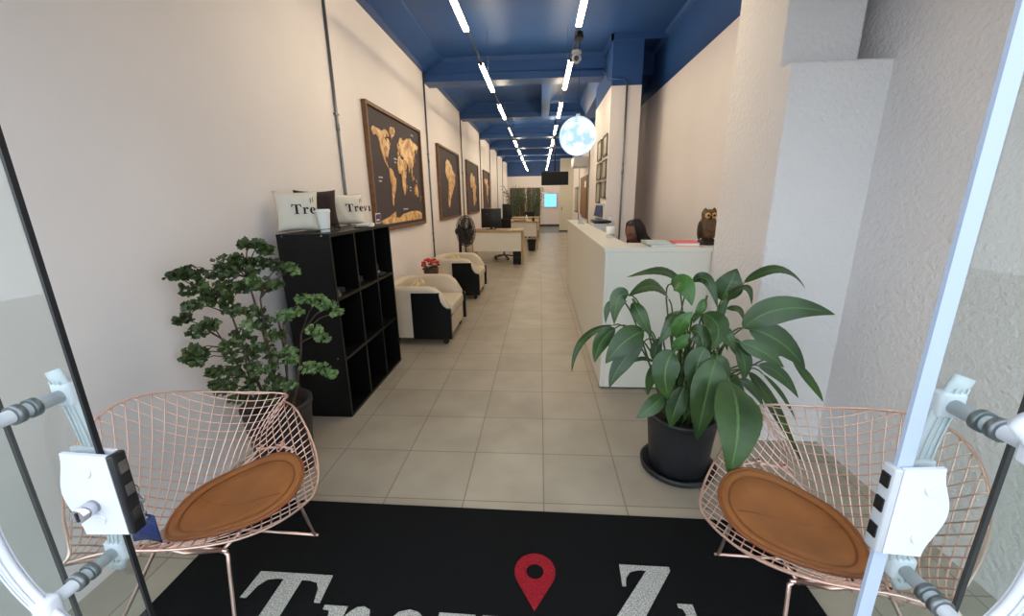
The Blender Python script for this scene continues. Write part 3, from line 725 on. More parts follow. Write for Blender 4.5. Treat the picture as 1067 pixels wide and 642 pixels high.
# ------------------------------------------------------------------ ceiling lamps
Z = 3.0
def lamp_row(x0, slope, side):
    starts = [2.97, 5.13, 7.18, 9.27, 11.36, 13.45, 15.54, 17.63, 19.72, 21.6]
    rail = thing('lamp_rail', 'thin black rail carrying the %s row of ceiling tubes' % side, 'rail', (x0, 12, Z))
    MB().box(x0 - .008, 2.6, Z + .012, x0 + .008, 23.0, Z + .028).build('rail_bar', M['steel'], rail)
    for y in [3.2 + 2.6 * k for k in range(8)]:
        MB().tube([(x0, y, Z + .02), (x0, y, ZC if not any(b <= y <= b + .34 for b in beams) else 3.27)], .0022, 6).build('suspension_wire', M['steel'], rail)
    for k, y in enumerate(starts):
        dim = (side == 'left' and k == 3)
        n_ = ['nearest', 'second', 'third', 'fourth', 'fifth', 'sixth', 'seventh', 'eighth', 'ninth', 'farthest'][k]
        r = thing('tube_lamp', '%s %s tube lamp of the %s row, counted from the entrance' % (n_, 'dimmer slim' if dim else 'glowing', side), 'lamp', (x0, y + .6, Z), 'tube lamps of the %s ceiling row' % side)
        w = .012 if dim else .024
        MB().rbox(x0 - w, y, Z - .02, x0 + w, y + 1.2, Z + .008, .008).build('diffuser', M['lampdim' if dim else 'lamp'], r)
        for yy in (y - .012, y + 1.2): MB().box(x0 - .02, yy, Z - .022, x0 + .02, yy + .012, Z + .012).build('end_cap', M['blackplastic'], r)
lamp_row(-.672, 0, 'left'); lamp_row(.342, 0, 'right')

g = thing('moon_globe_lamp', 'glowing moon-patterned globe lamp hanging above the white counter', 'lamp', (.385, 4.5, 2.118))
MB().ball((.385, 4.5, 2.118), .188, 40, 24).build('globe', M['moon'], g)
MB().tube([(.385, 4.5, 2.31), (.385, 4.5, ZC)], .0022, 6).build('cord', M['blackplastic'], g)
MB().cyl((.385, 4.5, 2.295), (.385, 4.5, 2.33), .03, .018, 16).build('cap', M['greyplastic'], g)
cam_ = thing('security_camera', 'white dome security camera hanging under the right lamp row', 'camera', (.375, 4.72, 2.9))
MB().cyl((.375, 4.52, 3.0), (.375, 4.52, 3.06), .05, .04, 16).build('junction_box', M['blackplastic'], cam_)
MB().tube([(.375, 4.52, 3.02), (.376, 4.7, 2.99), (.376, 4.76, 2.99)], .007, 8).build('mount_arm', M['steel'], cam_)
MB().lathe([(0, 0.035), (.045, .03), (.05, .01), (.045, 0), (0, 0)], (.376, 4.78, 2.955), 20).build('dome_base', M['white'], cam_)
hb = MB().ball((.376, 4.775, 2.91), .05, 20, 12).build('camera_head', M['white'], cam_)
MB().cyl((.372, 4.735, 2.90), (.371, 4.722, 2.897), .026, n=16).build('lens', M['blackplastic'], hb)

# ------------------------------------------------------------------ armchairs
def armchair(label, loc):
    r = local('tub_armchair', label, 'armchair', loc)
    # local: faces +x, width along y (0..0.86), x 0..0.76
    W_ = .86; D = .76; t = .12
    def out(off):
        a = off; rr = .26 - off
        p = [(D - .02, a)]
        for k in range(9):
            q = -pi / 2 - k * (pi / 2) / 8; p.append((.26 + rr * cos(q), .26 + rr * sin(q)))
        for k in range(9):
            q = pi - k * (pi / 2) / 8; p.append((.26 + rr * cos(q), W_ - .26 + rr * sin(q)))
        p.append((D - .02, W_ - a)); return p
    o_, i_ = out(0), out(t)
    N = len(o_)
    def top(x): return .635 if x < .55 else .635 - .19 * ((x - .55) / .19) ** 2
    mb = MB()
    # subdivide the straight arms for the sloping front
    def dens(L):
        R_ = []
        for k in range(7): R_.append((L[0][0] + (L[1][0] - L[0][0]) * k / 7, L[0][1]))
        R_ += L[1:-1]
        for k in range(1, 8): R_.append((L[-2][0] + (L[-1][0] - L[-2][0]) * k / 7, L[-1][1]))
        return R_
    o_, i_ = dens(o_), dens(i_)
    N = len(o_)
    secs = []
    for (ox, oy), (ix, iy) in zip(o_, i_):
        z = top(ox); sec = [(ox, oy, .085), (ox, oy, z - .04)]
        for k in range(1, 6):
            q = pi - k * pi / 6
            c_ = ((ox + ix) / 2, (oy + iy) / 2); hx, hy = (ix - ox) / 2, (iy - oy) / 2
            sec.append((c_[0] + hx * cos(q), c_[1] + hy * cos(q), z - .04 + .04 * sin(q)))
        sec += [(ix, iy, z - .04), (ix, iy, .085)]
        secs.append(sec)
    K = len(secs[0])
    vs = [p for s_ in secs for p in s_]
    fs = [(i * K + k, i * K + (k + 1) % K, (i + 1) * K + (k + 1) % K, (i + 1) * K + k) for i in range(N - 1) for k in range(K)]
    fs += [tuple(range(K)), tuple(range((N - 1) * K, N * K))[::-1]]
    mb.add(vs, fs, 0, True); sh_ = mb.build('tub_shell', M['cream'], r)
    es = sh_.modifiers.new('e', 'EDGE_SPLIT'); es.split_angle = radians(50)
    MB().rbox(.12, t + .005, .30, D + .015, W_ - t - .005, .425, .035, 3).build('seat_cushion', M['cream'], r)
    MB().rbox(.12, t, .085, D - .01, W_ - t, .275, .015).build('front_panel', M['cream'], r)
    MB().rbox(.12, t + .01, .272, D - .02, W_ - t - .01, .304, .006).build('shadow_gap', M['blackplastic'], r)
    pl_ = [(.36, .075), (.775, .075), (.775, .40), (.735, .41), (.70, .435), (.675, .475), (.66, .53), (.655, .575), (.36, .575)]
    for ya, yb_ in ((-.014, .03), (W_ - .03, W_ + .014)):
        MB().prism(pl_, lambda u, v, d: (u, d, v), ya, yb_).build('side_panel', M['black'], r, bevel=.004)
    for x, y in ((.70, .07), (.70, W_ - .07), (.14, .12), (.14, W_ - .12)):
        l = MB().cyl((x, y, .03), (x, y, .09), .014, n=12)
        l.cyl((x - .006, y - .022, .028), (x - .006, y + .022, .028), .028, n=18).build('caster', M['blackplastic'], r)
    return r
ac = armchair('cream tub armchair with black side panel, nearer the black shelf', (-1.70, 4.02, 0))
ac2 = dup(ac, (-1.70, 6.07, 0), None, 'cream tub armchair with black side panel, farther, beside the standing fan')
for c in (ac, ac2): c['group'] = 'tub armchairs along the left wall'
def blob_pillow(label, c):
    mb = MB().grid(lambda u, v: (c[0] + .09 * cos(2 * pi * u) * sin(pi * v) ** .6 - .10 * cos(pi * v) * .5, c[1] + .2 * sin(2 * pi * u) * sin(pi * v) ** .6, c[2] + .10 - .10 * cos(pi * v) + .012 * sin(14 * u * pi + 5 * v)), 30, 18, 0, True, True)
    return tag(mb.build('seat_pillow', M['beige']), label, 'pillow', 'pillows on the armchairs')
blob_pillow('beige pillow propped in the nearer cream armchair', (-1.42, 4.43, .43))
blob_pillow('beige pillow propped in the farther cream armchair', (-1.42, 6.50, .43))

# red flowers in a dark pot on a little stand between the armchairs
fl = thing('potted_flowers', 'red flowers in a brown pot between the two armchairs', 'flowers', (-1.50, 5.45, 0))
MB().lathe([(0, .42), (.075, .42), (.085, .43), (.105, .60), (.10, .605), (.085, .59), (0, .585)], (-1.5, 5.45, 0), 22).build('pot', M['doorbrown'], fl)
tb = thing('side_table', 'small dark round side table under the red flowers', 'table', (-1.50, 5.45, 0))
MB().cyl((-1.5, 5.45, .40), (-1.5, 5.45, .42), .17, n=28).build('table_top', M['black'], tb)
MB().cyl((-1.5, 5.45, .015), (-1.5, 5.45, .40), .02, n=14).build('pedestal', M['blackplastic'], tb)
MB().lathe([(0, 0), (.14, 0), (.14, .01), (.02, .02), (0, .02)], (-1.5, 5.45, 0), 26).build('base', M['blackplastic'], tb)
random.seed(3)
pb = MB(); lf = MB()
for k in range(26):
    a = random.uniform(0, 2 * pi); el = random.uniform(.1, 1.3); q = (-1.5 + .115 * cos(a) * cos(el), 5.45 + .115 * sin(a) * cos(el), .625 + .105 * sin(el))
    for j in range(6):
        b_ = 2 * pi * j / 6
        pb.ball((q[0] + .018 * cos(b_), q[1] + .018 * sin(b_), q[2] + .004 * (j % 2)), (.016, .016, .009), 8, 5)
    pb.ball((q[0], q[1], q[2] + .008), .011, 8, 5)
for k in range(16):
    a = random.uniform(0, 2 * pi); lf.ball((-1.5 + .105 * cos(a), 5.45 + .105 * sin(a), .61 + random.uniform(-.01, .04)), (.03, .02, .012), 8, 5)
pb.build('blossoms', M['red'], fl); lf.build('leaves', M['aralia'], fl)

# ------------------------------------------------------------------ standing fan
fx, fy, fz = -1.40, 7.35, .96
fan = thing('standing_fan', 'black standing fan with round cage behind the armchairs', 'fan', (fx, fy, 0))
dv = Vector((.93, -.36, .04)).normalized()
a1 = dv.cross(Vector((0, 0, 1))).normalized(); b1 = dv.cross(a1)
C0 = Vector((fx, fy, fz)) + dv * .08
def ringp(r, off): return [C0 + dv * off + (a1 * cos(q) + b1 * sin(q)) * r for q in [i * 2 * pi / 40 for i in range(40)]]
cg = MB()
for r_, of in ((.275, 0), (.26, .045), (.20, .07), (.12, .085), (.26, -.045), (.2, -.06), (.12, -.07)): cg.tube(ringp(r_, of), .005 if r_ > .27 else .003, 6, closed=True)
for k in range(60):
    q = k * 2 * pi / 60; d_ = a1 * cos(q) + b1 * sin(q)
    cg.tube([C0 + dv * .088 + d_ * .05, C0 + dv * .07 + d_ * .2, C0 + dv * .045 + d_ * .26, C0 + d_ * .275, C0 - dv * .045 + d_ * .26, C0 - dv * .065 + d_ * .19, C0 - dv * .07 + d_ * .06], .0024, 5)
cg.build('cage', M['blackplastic'], fan)
bl = MB().cyl(C0 - dv * .03, C0 + dv * .03, .045, n=18)
for k in range(5):
    q0 = k * 2 * pi / 5
    def bf(u, v):
        r_ = .04 + .205 * u; q = q0 + (v - .5) * 1.5 * (.5 + .5 * u); return C0 + (a1 * cos(q) + b1 * sin(q)) * r_ + dv * (.05 * (v - .5))
    bl.grid(bf, 8, 8); bl.grid(lambda u, v: bf(u, v) - dv * .004, 8, 8)
bl.build('blades', M['blackplastic'], fan)
MB().cyl(C0 + dv * .085, C0 + dv * .098, .055, .05, 20).build('badge', M['black'], fan)
MB().cyl(C0 - dv * .07, C0 - dv * .20, .075, .055, 20).build('motor', M['blackplastic'], fan)
MB().tube([Vector((fx, fy, fz)) - dv * .03, (fx - .05, fy + .02, fz - .12), (fx - .06, fy + .03, .06)], [.028, .03, .022], 12).build('pole', M['blackplastic'], fan)
MB().lathe([(0, .0), (.2, .0), (.21, .012), (.18, .03), (.05, .06), (0, .065)], (fx - .06, fy + .03, 0), 30).build('base', M['blackplastic'], fan)

# ------------------------------------------------------------------ desks
def desk(label, x0, x1, y0, y1, z, panel):
    r = thing('office_desk', label, 'desk', ((x0 + x1) / 2, (y0 + y1) / 2, 0), 'office desks along the left wall')
    MB().rbox(x0, y0, z - .045, x1, y1, z, .006).build('desktop', M['deskwood'], r)
    MB().box(x1 - .05, y0 + .02, 0, x1 - .01, y1 - .02, z - .045).build('leg_panel', M['deskwood'], r)
    MB().box(x0 + .01, y0 + .02, 0, x0 + .05, y1 - .02, z - .045).build('leg_panel', M['deskwood'], r)
    MB().box(x0 + .05, y0 + .03, panel, x1 - .05, y0 + .05, z - .045).build('modesty_panel', M['deskwhite'], r)
    return r
desk('white front desk with oak edge, nearest to the armchairs', -1.62, -.385, 9.5, 10.25, .81, .32)
desk('second office desk behind the two black monitors', -1.5, -.05, 12.5, 13.2, .86, .40)
desk('third office desk, farthest, under the palms', -1.4, .0, 15.2, 15.9, .86, .40)
pd = thing('desk_pedestal', 'black drawer unit standing under the front white desk', 'drawer unit', (-.53, 9.75, 0))
MB().rbox(-.63, 9.56, .0, -.45, 10.0, .34, .008).build('case', M['blackplastic'], pd)
for z in (.03, .19): MB().box(-.62, 9.548, z, -.46, 9.562, z + .13).build('drawer', M['black'], pd)
def office_chair(label, loc, rz, hi):
    r = local('office_chair', label, 'chair', loc, rz, 'black office chairs')
    for k in range(5):
        a = k * 2 * pi / 5
        b = MB().tube([(0, 0, .10), (.13 * cos(a), .13 * sin(a), .09), (.27 * cos(a), .27 * sin(a), .065)], [.022, .018, .014], 8)
        b.build('base_arm', M['blackplastic'], r)
        MB().cyl((.27 * cos(a) - .02 * sin(a), .27 * sin(a) + .02 * cos(a), .03), (.27 * cos(a) + .02 * sin(a), .27 * sin(a) - .02 * cos(a), .03), .03, n=14).build('caster', M['blackplastic'], r)
    MB().cyl((0, 0, .09), (0, 0, .42), .025, n=14).build('gas_lift', M['steel'], r)
    MB().rbox(-.24, -.23, .42, .24, .23, .50, .035, 3).build('seat', M['cloth'], r)
    if hi:
        MB().rbox(-.22, .20, .58, .22, .27, 1.02, .03, 3).build('backrest', M['cloth'], r)
        MB().tube([(0, .1, .42), (0, .29, .47), (0, .285, .7)], .02, 8).build('back_stem', M['blackplastic'], r)
    return r
office_chair('black office chair whose five-star base shows under the front desk', (-.93, 10.55, 0), radians(10), 1)
office_chair('black office chair tucked behind the third desk by the palms', (-.3, 16.55, 0), radians(30), 1)
def monitor(label, x0, x1, y, z0, z1, zd):
    r = thing('monitor', label, 'monitor', ((x0 + x1) / 2, y, zd), 'monitors on the desks')
    MB().rbox(x0, y, z0, x1, y + .035, z1, .008).rbox(x0 + .1, y - .03, z0 + .08, x1 - .1, y + .004, z1 - .1, .02).build('housing', M['blackplastic'], r)
    xm = (x0 + x1) / 2
    MB().box(xm - .03, y - .005, zd + .015, xm + .03, y + .02, z0 + .12).build('neck', M['blackplastic'], r)
    MB().rbox(xm - .12, y - .08, zd + .001, xm + .12, y + .1, zd + .016, .005).build('foot', M['blackplastic'], r)
    return r
monitor('large black monitor seen from behind on the front desk', -1.41, -.93, 9.9, .85, 1.30, .81)
monitor('smaller black monitor right behind the large one, on the second desk', -1.15, -.86, 12.75, .92, 1.37, .86)
tag(MB().rbox(-.80, 12.56, .861, -.42, 12.72, .885, .006).build('keyboard', M['blackplastic']), 'dark keyboard lying on the second desk', 'keyboard')
pc = thing('pen_cup', 'dark pen cup on the second desk near its right end', 'pen cup', (-.20, 12.6, .86))
MB().lathe([(0, .0), (.04, 0), (.042, .09), (.038, .09), (.036, .01), (0, .01)], (-.2, 12.6, .8605), 16).build('cup', M['blackplastic'], pc)
for k, (dx, dy) in enumerate(((.03, .02), (-.02, .03), (.01, -.03))):
    MB().tube([(-.2, 12.6, .872), (-.2 + dx, 12.6 + dy, 1.0)], .005, 6).build('pen', M['navy'], pc)
tag(MB().lathe([(0, 0), (.035, 0), (.036, .11), (.02, .14), (.012, .17), (0, .17)], (-.42, 13.0, .8605), 16).build('bottle', M['paper']), 'white bottle on the second desk', 'bottle')
bn = thing('waste_bin', 'black waste bin standing before the second desk', 'bin', (-.24, 12.25, 0))
MB().lathe([(0, .0), (.10, .0), (.105, .01), (.135, .30), (.14, .31), (.13, .31), (.1, .02), (0, .02)], (-.24, 12.25, 0), 22).build('bin_body', M['blackplastic'], bn)
MB().lathe([(.128, .30), (.144, .305), (.144, .33), (.13, .33)], (-.24, 12.25, 0), 22).build('bag_rim', M['felt'], bn)

# tall palms near the far wall
def palm(label, x, y, h, n, seed, sp0=.55):
    random.seed(seed)
    r = thing('potted_palm', label, 'plant', (x, y, 0), 'potted palms near the far wall')
    MB().lathe([(0, 0), (.14, 0), (.19, .34), (.18, .35), (.15, .31), (0, .31)], (x, y, 0), 20).build('pot', M['pot'], r)
    stm = MB(); lv = MB()
    for k in range(n):
        a = random.uniform(0, 2 * pi); sp = random.uniform(.2, sp0); hh = h * random.uniform(.75, 1.05)
        d = Vector((cos(a), sin(a), 0)); p0 = Vector((x, y, .3)); p1 = p0 + d * sp * .25 + Vector((0, 0, hh * .65)); p2 = p0 + d * sp + Vector((0, 0, hh - .3 + .1))
        pts = [p0 * (1 - t)**2 + p1 * 2 * t * (1 - t) + p2 * t * t for t in [i / 10 for i in range(11)]]
        stm.tube(pts, .009, 5)
        for i in range(4, 11):
            for sg in (-1, 1):
                sd = d.cross(Vector((0, 0, 1))) * sg
                q = pts[i]; e = q + sd * .24 + d * .12 + Vector((0, 0, random.uniform(-.10, .03)))
                m_ = (q + e) / 2 + Vector((0, 0, .03)); w = d * .026
                lv.add([q, m_ - w, e, m_ + w, m_ + Vector((0, 0, .004))], [(0, 1, 4), (1, 2, 4), (2, 3, 4), (3, 0, 4)])
    stm.build('stems', M['stem'], r); lv.build('fronds', M['palm'], r, recalc=False)
palm('potted palm near the left wall before the far dark doors', -1.08, 17.2, 1.9, 15, 1, .46)
palm('potted palm in the middle before the far dark doors', -.55, 19.4, 1.8, 11, 5, .45)
palm('potted palm nearest the blue screen before the far dark doors', -.2, 17.6, 1.8, 12, 9, .36)
# ------------------------------------------------------------------ reception counter
ZK = 1.14
ct = thing('reception_counter', 'white L-shaped reception counter along the right side', 'counter', (.9, 4.6, 0))
MB().box(.49, 3.06, .012, .52, 7.3, ZK - .03).build('front_panel', M['counter'], ct, bevel=.002)
MB().box(.5205, 3.06, .012, 1.26, 3.09, ZK - .03).build('end_panel', M['counter'], ct, bevel=.002)
MB().box(.51, 3.08, 0, .53, 7.28, .012).box(.53, 3.08, 0, 1.25, 3.10, .012).build('base_shadow_strip', M['blackplastic'], ct)  # black strip standing in for the thin shadow along the counter's foot
MB().prism([(.482, 3.05), (XRW - .01, 3.05), (XRW - .01, 3.42), (.71, 3.42), (.71, 7.31), (.482, 7.31)], lambda u, v, d: (u, v, d), ZK - .03, ZK).build('countertop', M['counter'], ct, bevel=.003)
MB().box(.52, 3.44, .72, .98, 6.1, .745).build('work_surface', M['deskwhite'], ct)
MB().box(.52, 6.05, .012, .94, 6.09, .72).box(.52, 7.26, .012, .70, 7.3, ZK - .03).build('end_support', M['counter'], ct)

ow = thing('owl_figurine', 'brown bronze owl figurine on the counter beside the plaster pier', 'figurine', (1.29, 3.26, ZK))
oc = (1.29, 3.26, ZK)
MB().lathe([(0, 0), (.066, 0), (.07, .012), (.066, .028), (.05, .036), (0, .036)], oc, 26).build('base', M['owldark'], ow)
def owl_prof(v):
    return interp([0, .15, .35, .6, .72, .85, .95, 1], [.030, .052, .066, .060, .050, .054, .046, .012], v)
body = MB().grid(lambda u, v: (oc[0] + owl_prof(v) * cos(2 * pi * u) * 1.0, oc[1] + owl_prof(v) * sin(2 * pi * u) * .85 , oc[2] + .034 + .232 * v + .003 * sin(26 * v * pi) * cos(10 * 2 * pi * u)), 40, 60, 0, True, True)
for sg in (-1, 1):
    body.lathe([(.02, 0), (.012, .018), (0, .03)], (oc[0] + sg * .033, oc[1] - .005, oc[2] + .250), 10)
body.build('body', M['owl'], ow)
for sg in (-1, 1):
    MB().grid(lambda u, v: (oc[0] + sg * (.050 + .018 * sin(pi * v)), oc[1] - .03 + .055 * u, oc[2] + .06 + .115 * v - .03 * u), 8, 10).ball((oc[0] + sg * .058, oc[1], oc[2] + .115), (.016, .036, .066), 14, 12).build('wing', M['owldark'], ow)
    e = MB().lathe([(0, .004), (.010, .004), (.021, .0), (.022, -.006)], (0, 0, 0), 20); e.xf(Matrix.Translation((oc[0] + sg * .023, oc[1] - .045, oc[2] + .222)) @ Matrix.Rotation(radians(90), 4, 'X'))
    eye = e.build('eye_disc', M['gold'], ow)
    MB().ball((oc[0] + sg * .021, oc[1] - .049, oc[2] + .222), .009, 12, 8).build('pupil', M['black'], eye)
    ft = MB()
    for q in (-.012, 0, .012): ft.tube([(oc[0] + sg * .024 + q * .6, oc[1] - .03, oc[2] + .05), (oc[0] + sg * .024 + q, oc[1] - .056, oc[2] + .036)], .006, 6)
    ft.build('foot', M['owldark'], ow)
MB().cyl((oc[0], oc[1] - .046, oc[2] + .215), (oc[0], oc[1] - .062, oc[2] + .192), .009, .001, 10).build('beak', M['owldark'], ow)

def folder(nm, label, x0, x1, y0, y1, z, m, rz=0, t=.02):
    r = thing(nm, label, 'folder' if nm == 'folder' else 'book', ((x0 + x1) / 2, (y0 + y1) / 2, z))
    MB().box(x0, y0, z, x1, y1, z + .003).box(x0, y0, z + t - .003, x1, y1, z + t).box(x0, y0, z, x0 + .003, y1, z + t).build('cover', m, r)
    MB().box(x0 + .004, y0 + .004, z + .0031, x1 - .004, y1 - .004, z + t - .0031).build('pages', M['paper'], r)
    r.rotation_euler = (0, 0, rz); return r
folder('book', 'thin grey covered book, lower one by the pink folder', .83, 1.02, 3.12, 3.38, ZK, M['greyplastic'], radians(3), .016)
folder('book', 'pale mint covered book lying on the grey one', .815, .995, 3.14, 3.38, ZK + .0165, M['mint'], radians(-4), .012)
folder('folder', 'pink folder on the counter beside the owl', 1.03, 1.21, 3.13, 3.36, ZK, M['pink'], radians(-8), .026)
sb = thing('sanitizer_bottle', 'clear pump sanitizer bottle on the white counter', 'bottle', (.655, 3.87, ZK))
c0 = (.655, 3.87, ZK)
MB().lathe([(0, 0), (.036, 0), (.038, .01), (.038, .13), (.03, .15), (.014, .158), (.014, .165), (0, .165)], c0, 24).build('bottle_body', M['clear'], sb)
MB().lathe([(.016, .16), (.017, .18), (.008, .182), (.006, .205), (0, .205)], c0, 16).tube([(.655, 3.87, ZK + .207), (.645, 3.855, ZK + .209), (.628, 3.83, ZK + .205)], .006, 8).build('pump', M['white'], sb)
MB().lathe([(.0386, .04), (.0388, .04), (.0388, .11), (.0386, .11)], c0, 24).build('bottle_label', M['paper'], sb)
sc = thing('card_stand', 'grey tilted card stand at the far end of the counter', 'card stand', (.60, 6.2, ZK))
MB().prism([(0, 0), (.07, 0), (.018, .14), (.008, .14)], lambda u, v, d: (.575 + u, d, ZK + v), 6.12, 6.26).build('stand_body', M['greyplastic'], sc)
MB().box(.57, 6.10, ZK, .66, 6.28, ZK + .006).build('base', M['greyplastic'], sc)
pt = thing('printer', 'white desktop printer with dark lid behind the white counter', 'printer', (.83, 5.75, .745))
MB().rbox(.725, 5.55, .745, .94, 5.95, 1.175, .012).build('housing', M['white'], pt)
MB().rbox(.72, 5.54, 1.175, .945, 5.96, 1.21, .008).build('scanner_lid', M['blackplastic'], pt)
MB().box(.80, 5.541, .90, .90, 5.551, .95).build('paper_slot', M['blackplastic'], pt)

# certificates and leaflet rack on the white column
XC = .965
ords = {(0, 0): 'top certificate of the near row', (0, 1): 'middle certificate of the near row', (0, 2): 'bottom certificate of the near row', (1, 0): 'top certificate of the far row', (1, 1): 'middle certificate of the far row', (1, 2): 'bottom certificate of the far row'}
zz = [[(2.39, 2.10), (2.05, 1.78), (1.745, 1.50)], [(2.385, 2.08), (2.04, 1.78), (1.75, 1.42)]]
for c_, (y0, y1) in enumerate(((6.24, 6.62), (6.78, 7.2))):
    for q, (z1, z0) in enumerate(zz[c_]):
        r = thing('framed_certificate', 'framed %s on the white column' % ords[(c_, q)], 'frame', (XC, (y0 + y1) / 2, z0), 'certificates on the column')
        MB().box(XC - .022, y0, z0, XC - .0005, y0 + .025, z1).box(XC - .022, y1 - .025, z0, XC - .0005, y1, z1).box(XC - .022, y0, z0, XC - .0005, y1, z0 + .025).box(XC - .022, y0, z1 - .025, XC - .0005, y1, z1).build('frame', M['greyframe'], r)
        MB().box(XC - .012, y0 + .02, z0 + .02, XC - .0005, y1 - .02, z1 - .02).build('certificate', M['certificate'], r)
lr = thing('leaflet_rack', 'wall rack of dark and light blue leaflets under the certificates', 'rack', (XC, 6.7, 1.0))
MB().box(XC - .02, 6.3, 1.02, XC - .0005, 7.1, 1.42).box(XC - .07, 6.3, 1.02, XC - .02, 7.1, 1.03).box(XC - .07, 6.3, 1.21, XC - .02, 7.1, 1.22).build('rack_board', M['white'], lr)
for k in range(4):
    y = 6.33 + k * .19
    MB().prism([(XC - .06, 1.222), (XC - .055, 1.222), (XC - .024, 1.39), (XC - .030, 1.39)], lambda u, v, d: (u, d, v), y, y + .16).build('leaflet', M['bluecard'], lr)
    MB().prism([(XC - .06, 1.031), (XC - .055, 1.031), (XC - .024, 1.19), (XC - .030, 1.19)], lambda u, v, d: (u, d, v), y, y + .16).build('leaflet', M['bluelight'], lr)
bd = thing('notice_board', 'brown framed notice board on the far right wall', 'board', (1.52, 14.6, .8))
MB().box(1.49, 13.5, .86, 1.519, 15.7, 2.22).build('frame', M['wood'], bd)
MB().box(1.484, 13.57, .93, 1.492, 15.63, 2.15).build('board_face', M['board'], bd)
MB().box(1.4815, 13.75, 1.85, 1.4845, 14.2, 2.05).build('notice', M['paper'], bd)
fb = thing('wall_frame', 'pale framed sheet on the far right wall before the brown board', 'frame', (1.52, 17.6, .9))
MB().box(1.50, 16.9, .95, 1.519, 18.2, 1.95).build('frame', M['greyframe'], fb)
MB().box(1.497, 16.97, 1.02, 1.502, 18.13, 1.88).build('sheet', M['certificate'], fb)

# hanging television and far screen
tv = thing('television', 'black flat television hung from the ceiling at the back', 'television', (.42, 12, 1.88))
MB().rbox(.04, 12.0, 1.875, .80, 12.05, 2.24, .006).build('housing', M['blackplastic'], tv)
MB().box(.052, 11.997, 1.89, .788, 12.001, 2.228).build('screen', M['black'], tv)
MB().cyl((.42, 12.08, 2.1), (.42, 12.08, ZC), .02, n=12).box(.36, 12.05, 2.0, .48, 12.1, 2.16).build('ceiling_mount', M['blackplastic'], tv)
pj = thing('air_conditioner', 'white box unit high on the far right wall above the television', 'air conditioner', (1.36, 14, 2.5))
MB().rbox(1.05, 13.6, 2.48, 1.519, 14.5, 2.78, .03).build('housing', M['white'], pj)
MB().box(1.06, 13.7, 2.475, 1.2, 14.4, 2.482).build('vent', M['greyplastic'], pj)
bs = thing('screen', 'glowing light blue screen on the far wall', 'screen', (.585, YB, 1.05))
MB().box(.22, YB - .05, 1.03, .95, YB - .005, 1.80).build('bezel', M['greyplastic'], bs)
MB().box(.25, YB - .053, 1.08, .92, YB - .049, 1.77).build('display', M['screen'], bs)

# ------------------------------------------------------------------ the receptionist
def skin_mesh(verts, edges, levels=2):
    me = bpy.data.meshes.new('sk'); me.from_pydata([v[0] for v in verts], edges, [])
    ob = bpy.data.objects.new('sk', me); COL.objects.link(ob)
    md = ob.modifiers.new('skin', 'SKIN'); md.use_smooth_shade = True
    for k, v in enumerate(verts):
        r_ = v[1] if isinstance(v[1], tuple) else (v[1], v[1])
        me.skin_vertices[0].data[k].radius = r_; me.skin_vertices[0].data[k].use_root = (k == 0)
    ss = ob.modifiers.new('sub', 'SUBSURF'); ss.levels = levels
    dg = bpy.context.evaluated_depsgraph_get(); dg.update()
    m2 = bpy.data.meshes.new_from_object(ob.evaluated_get(dg))
    bpy.data.objects.remove(ob); bpy.data.meshes.remove(me)
    vs = [tuple(v.co) for v in m2.vertices]; fs = [tuple(p.vertices) for p in m2.polygons]
    bpy.data.meshes.remove(m2); return vs, fs
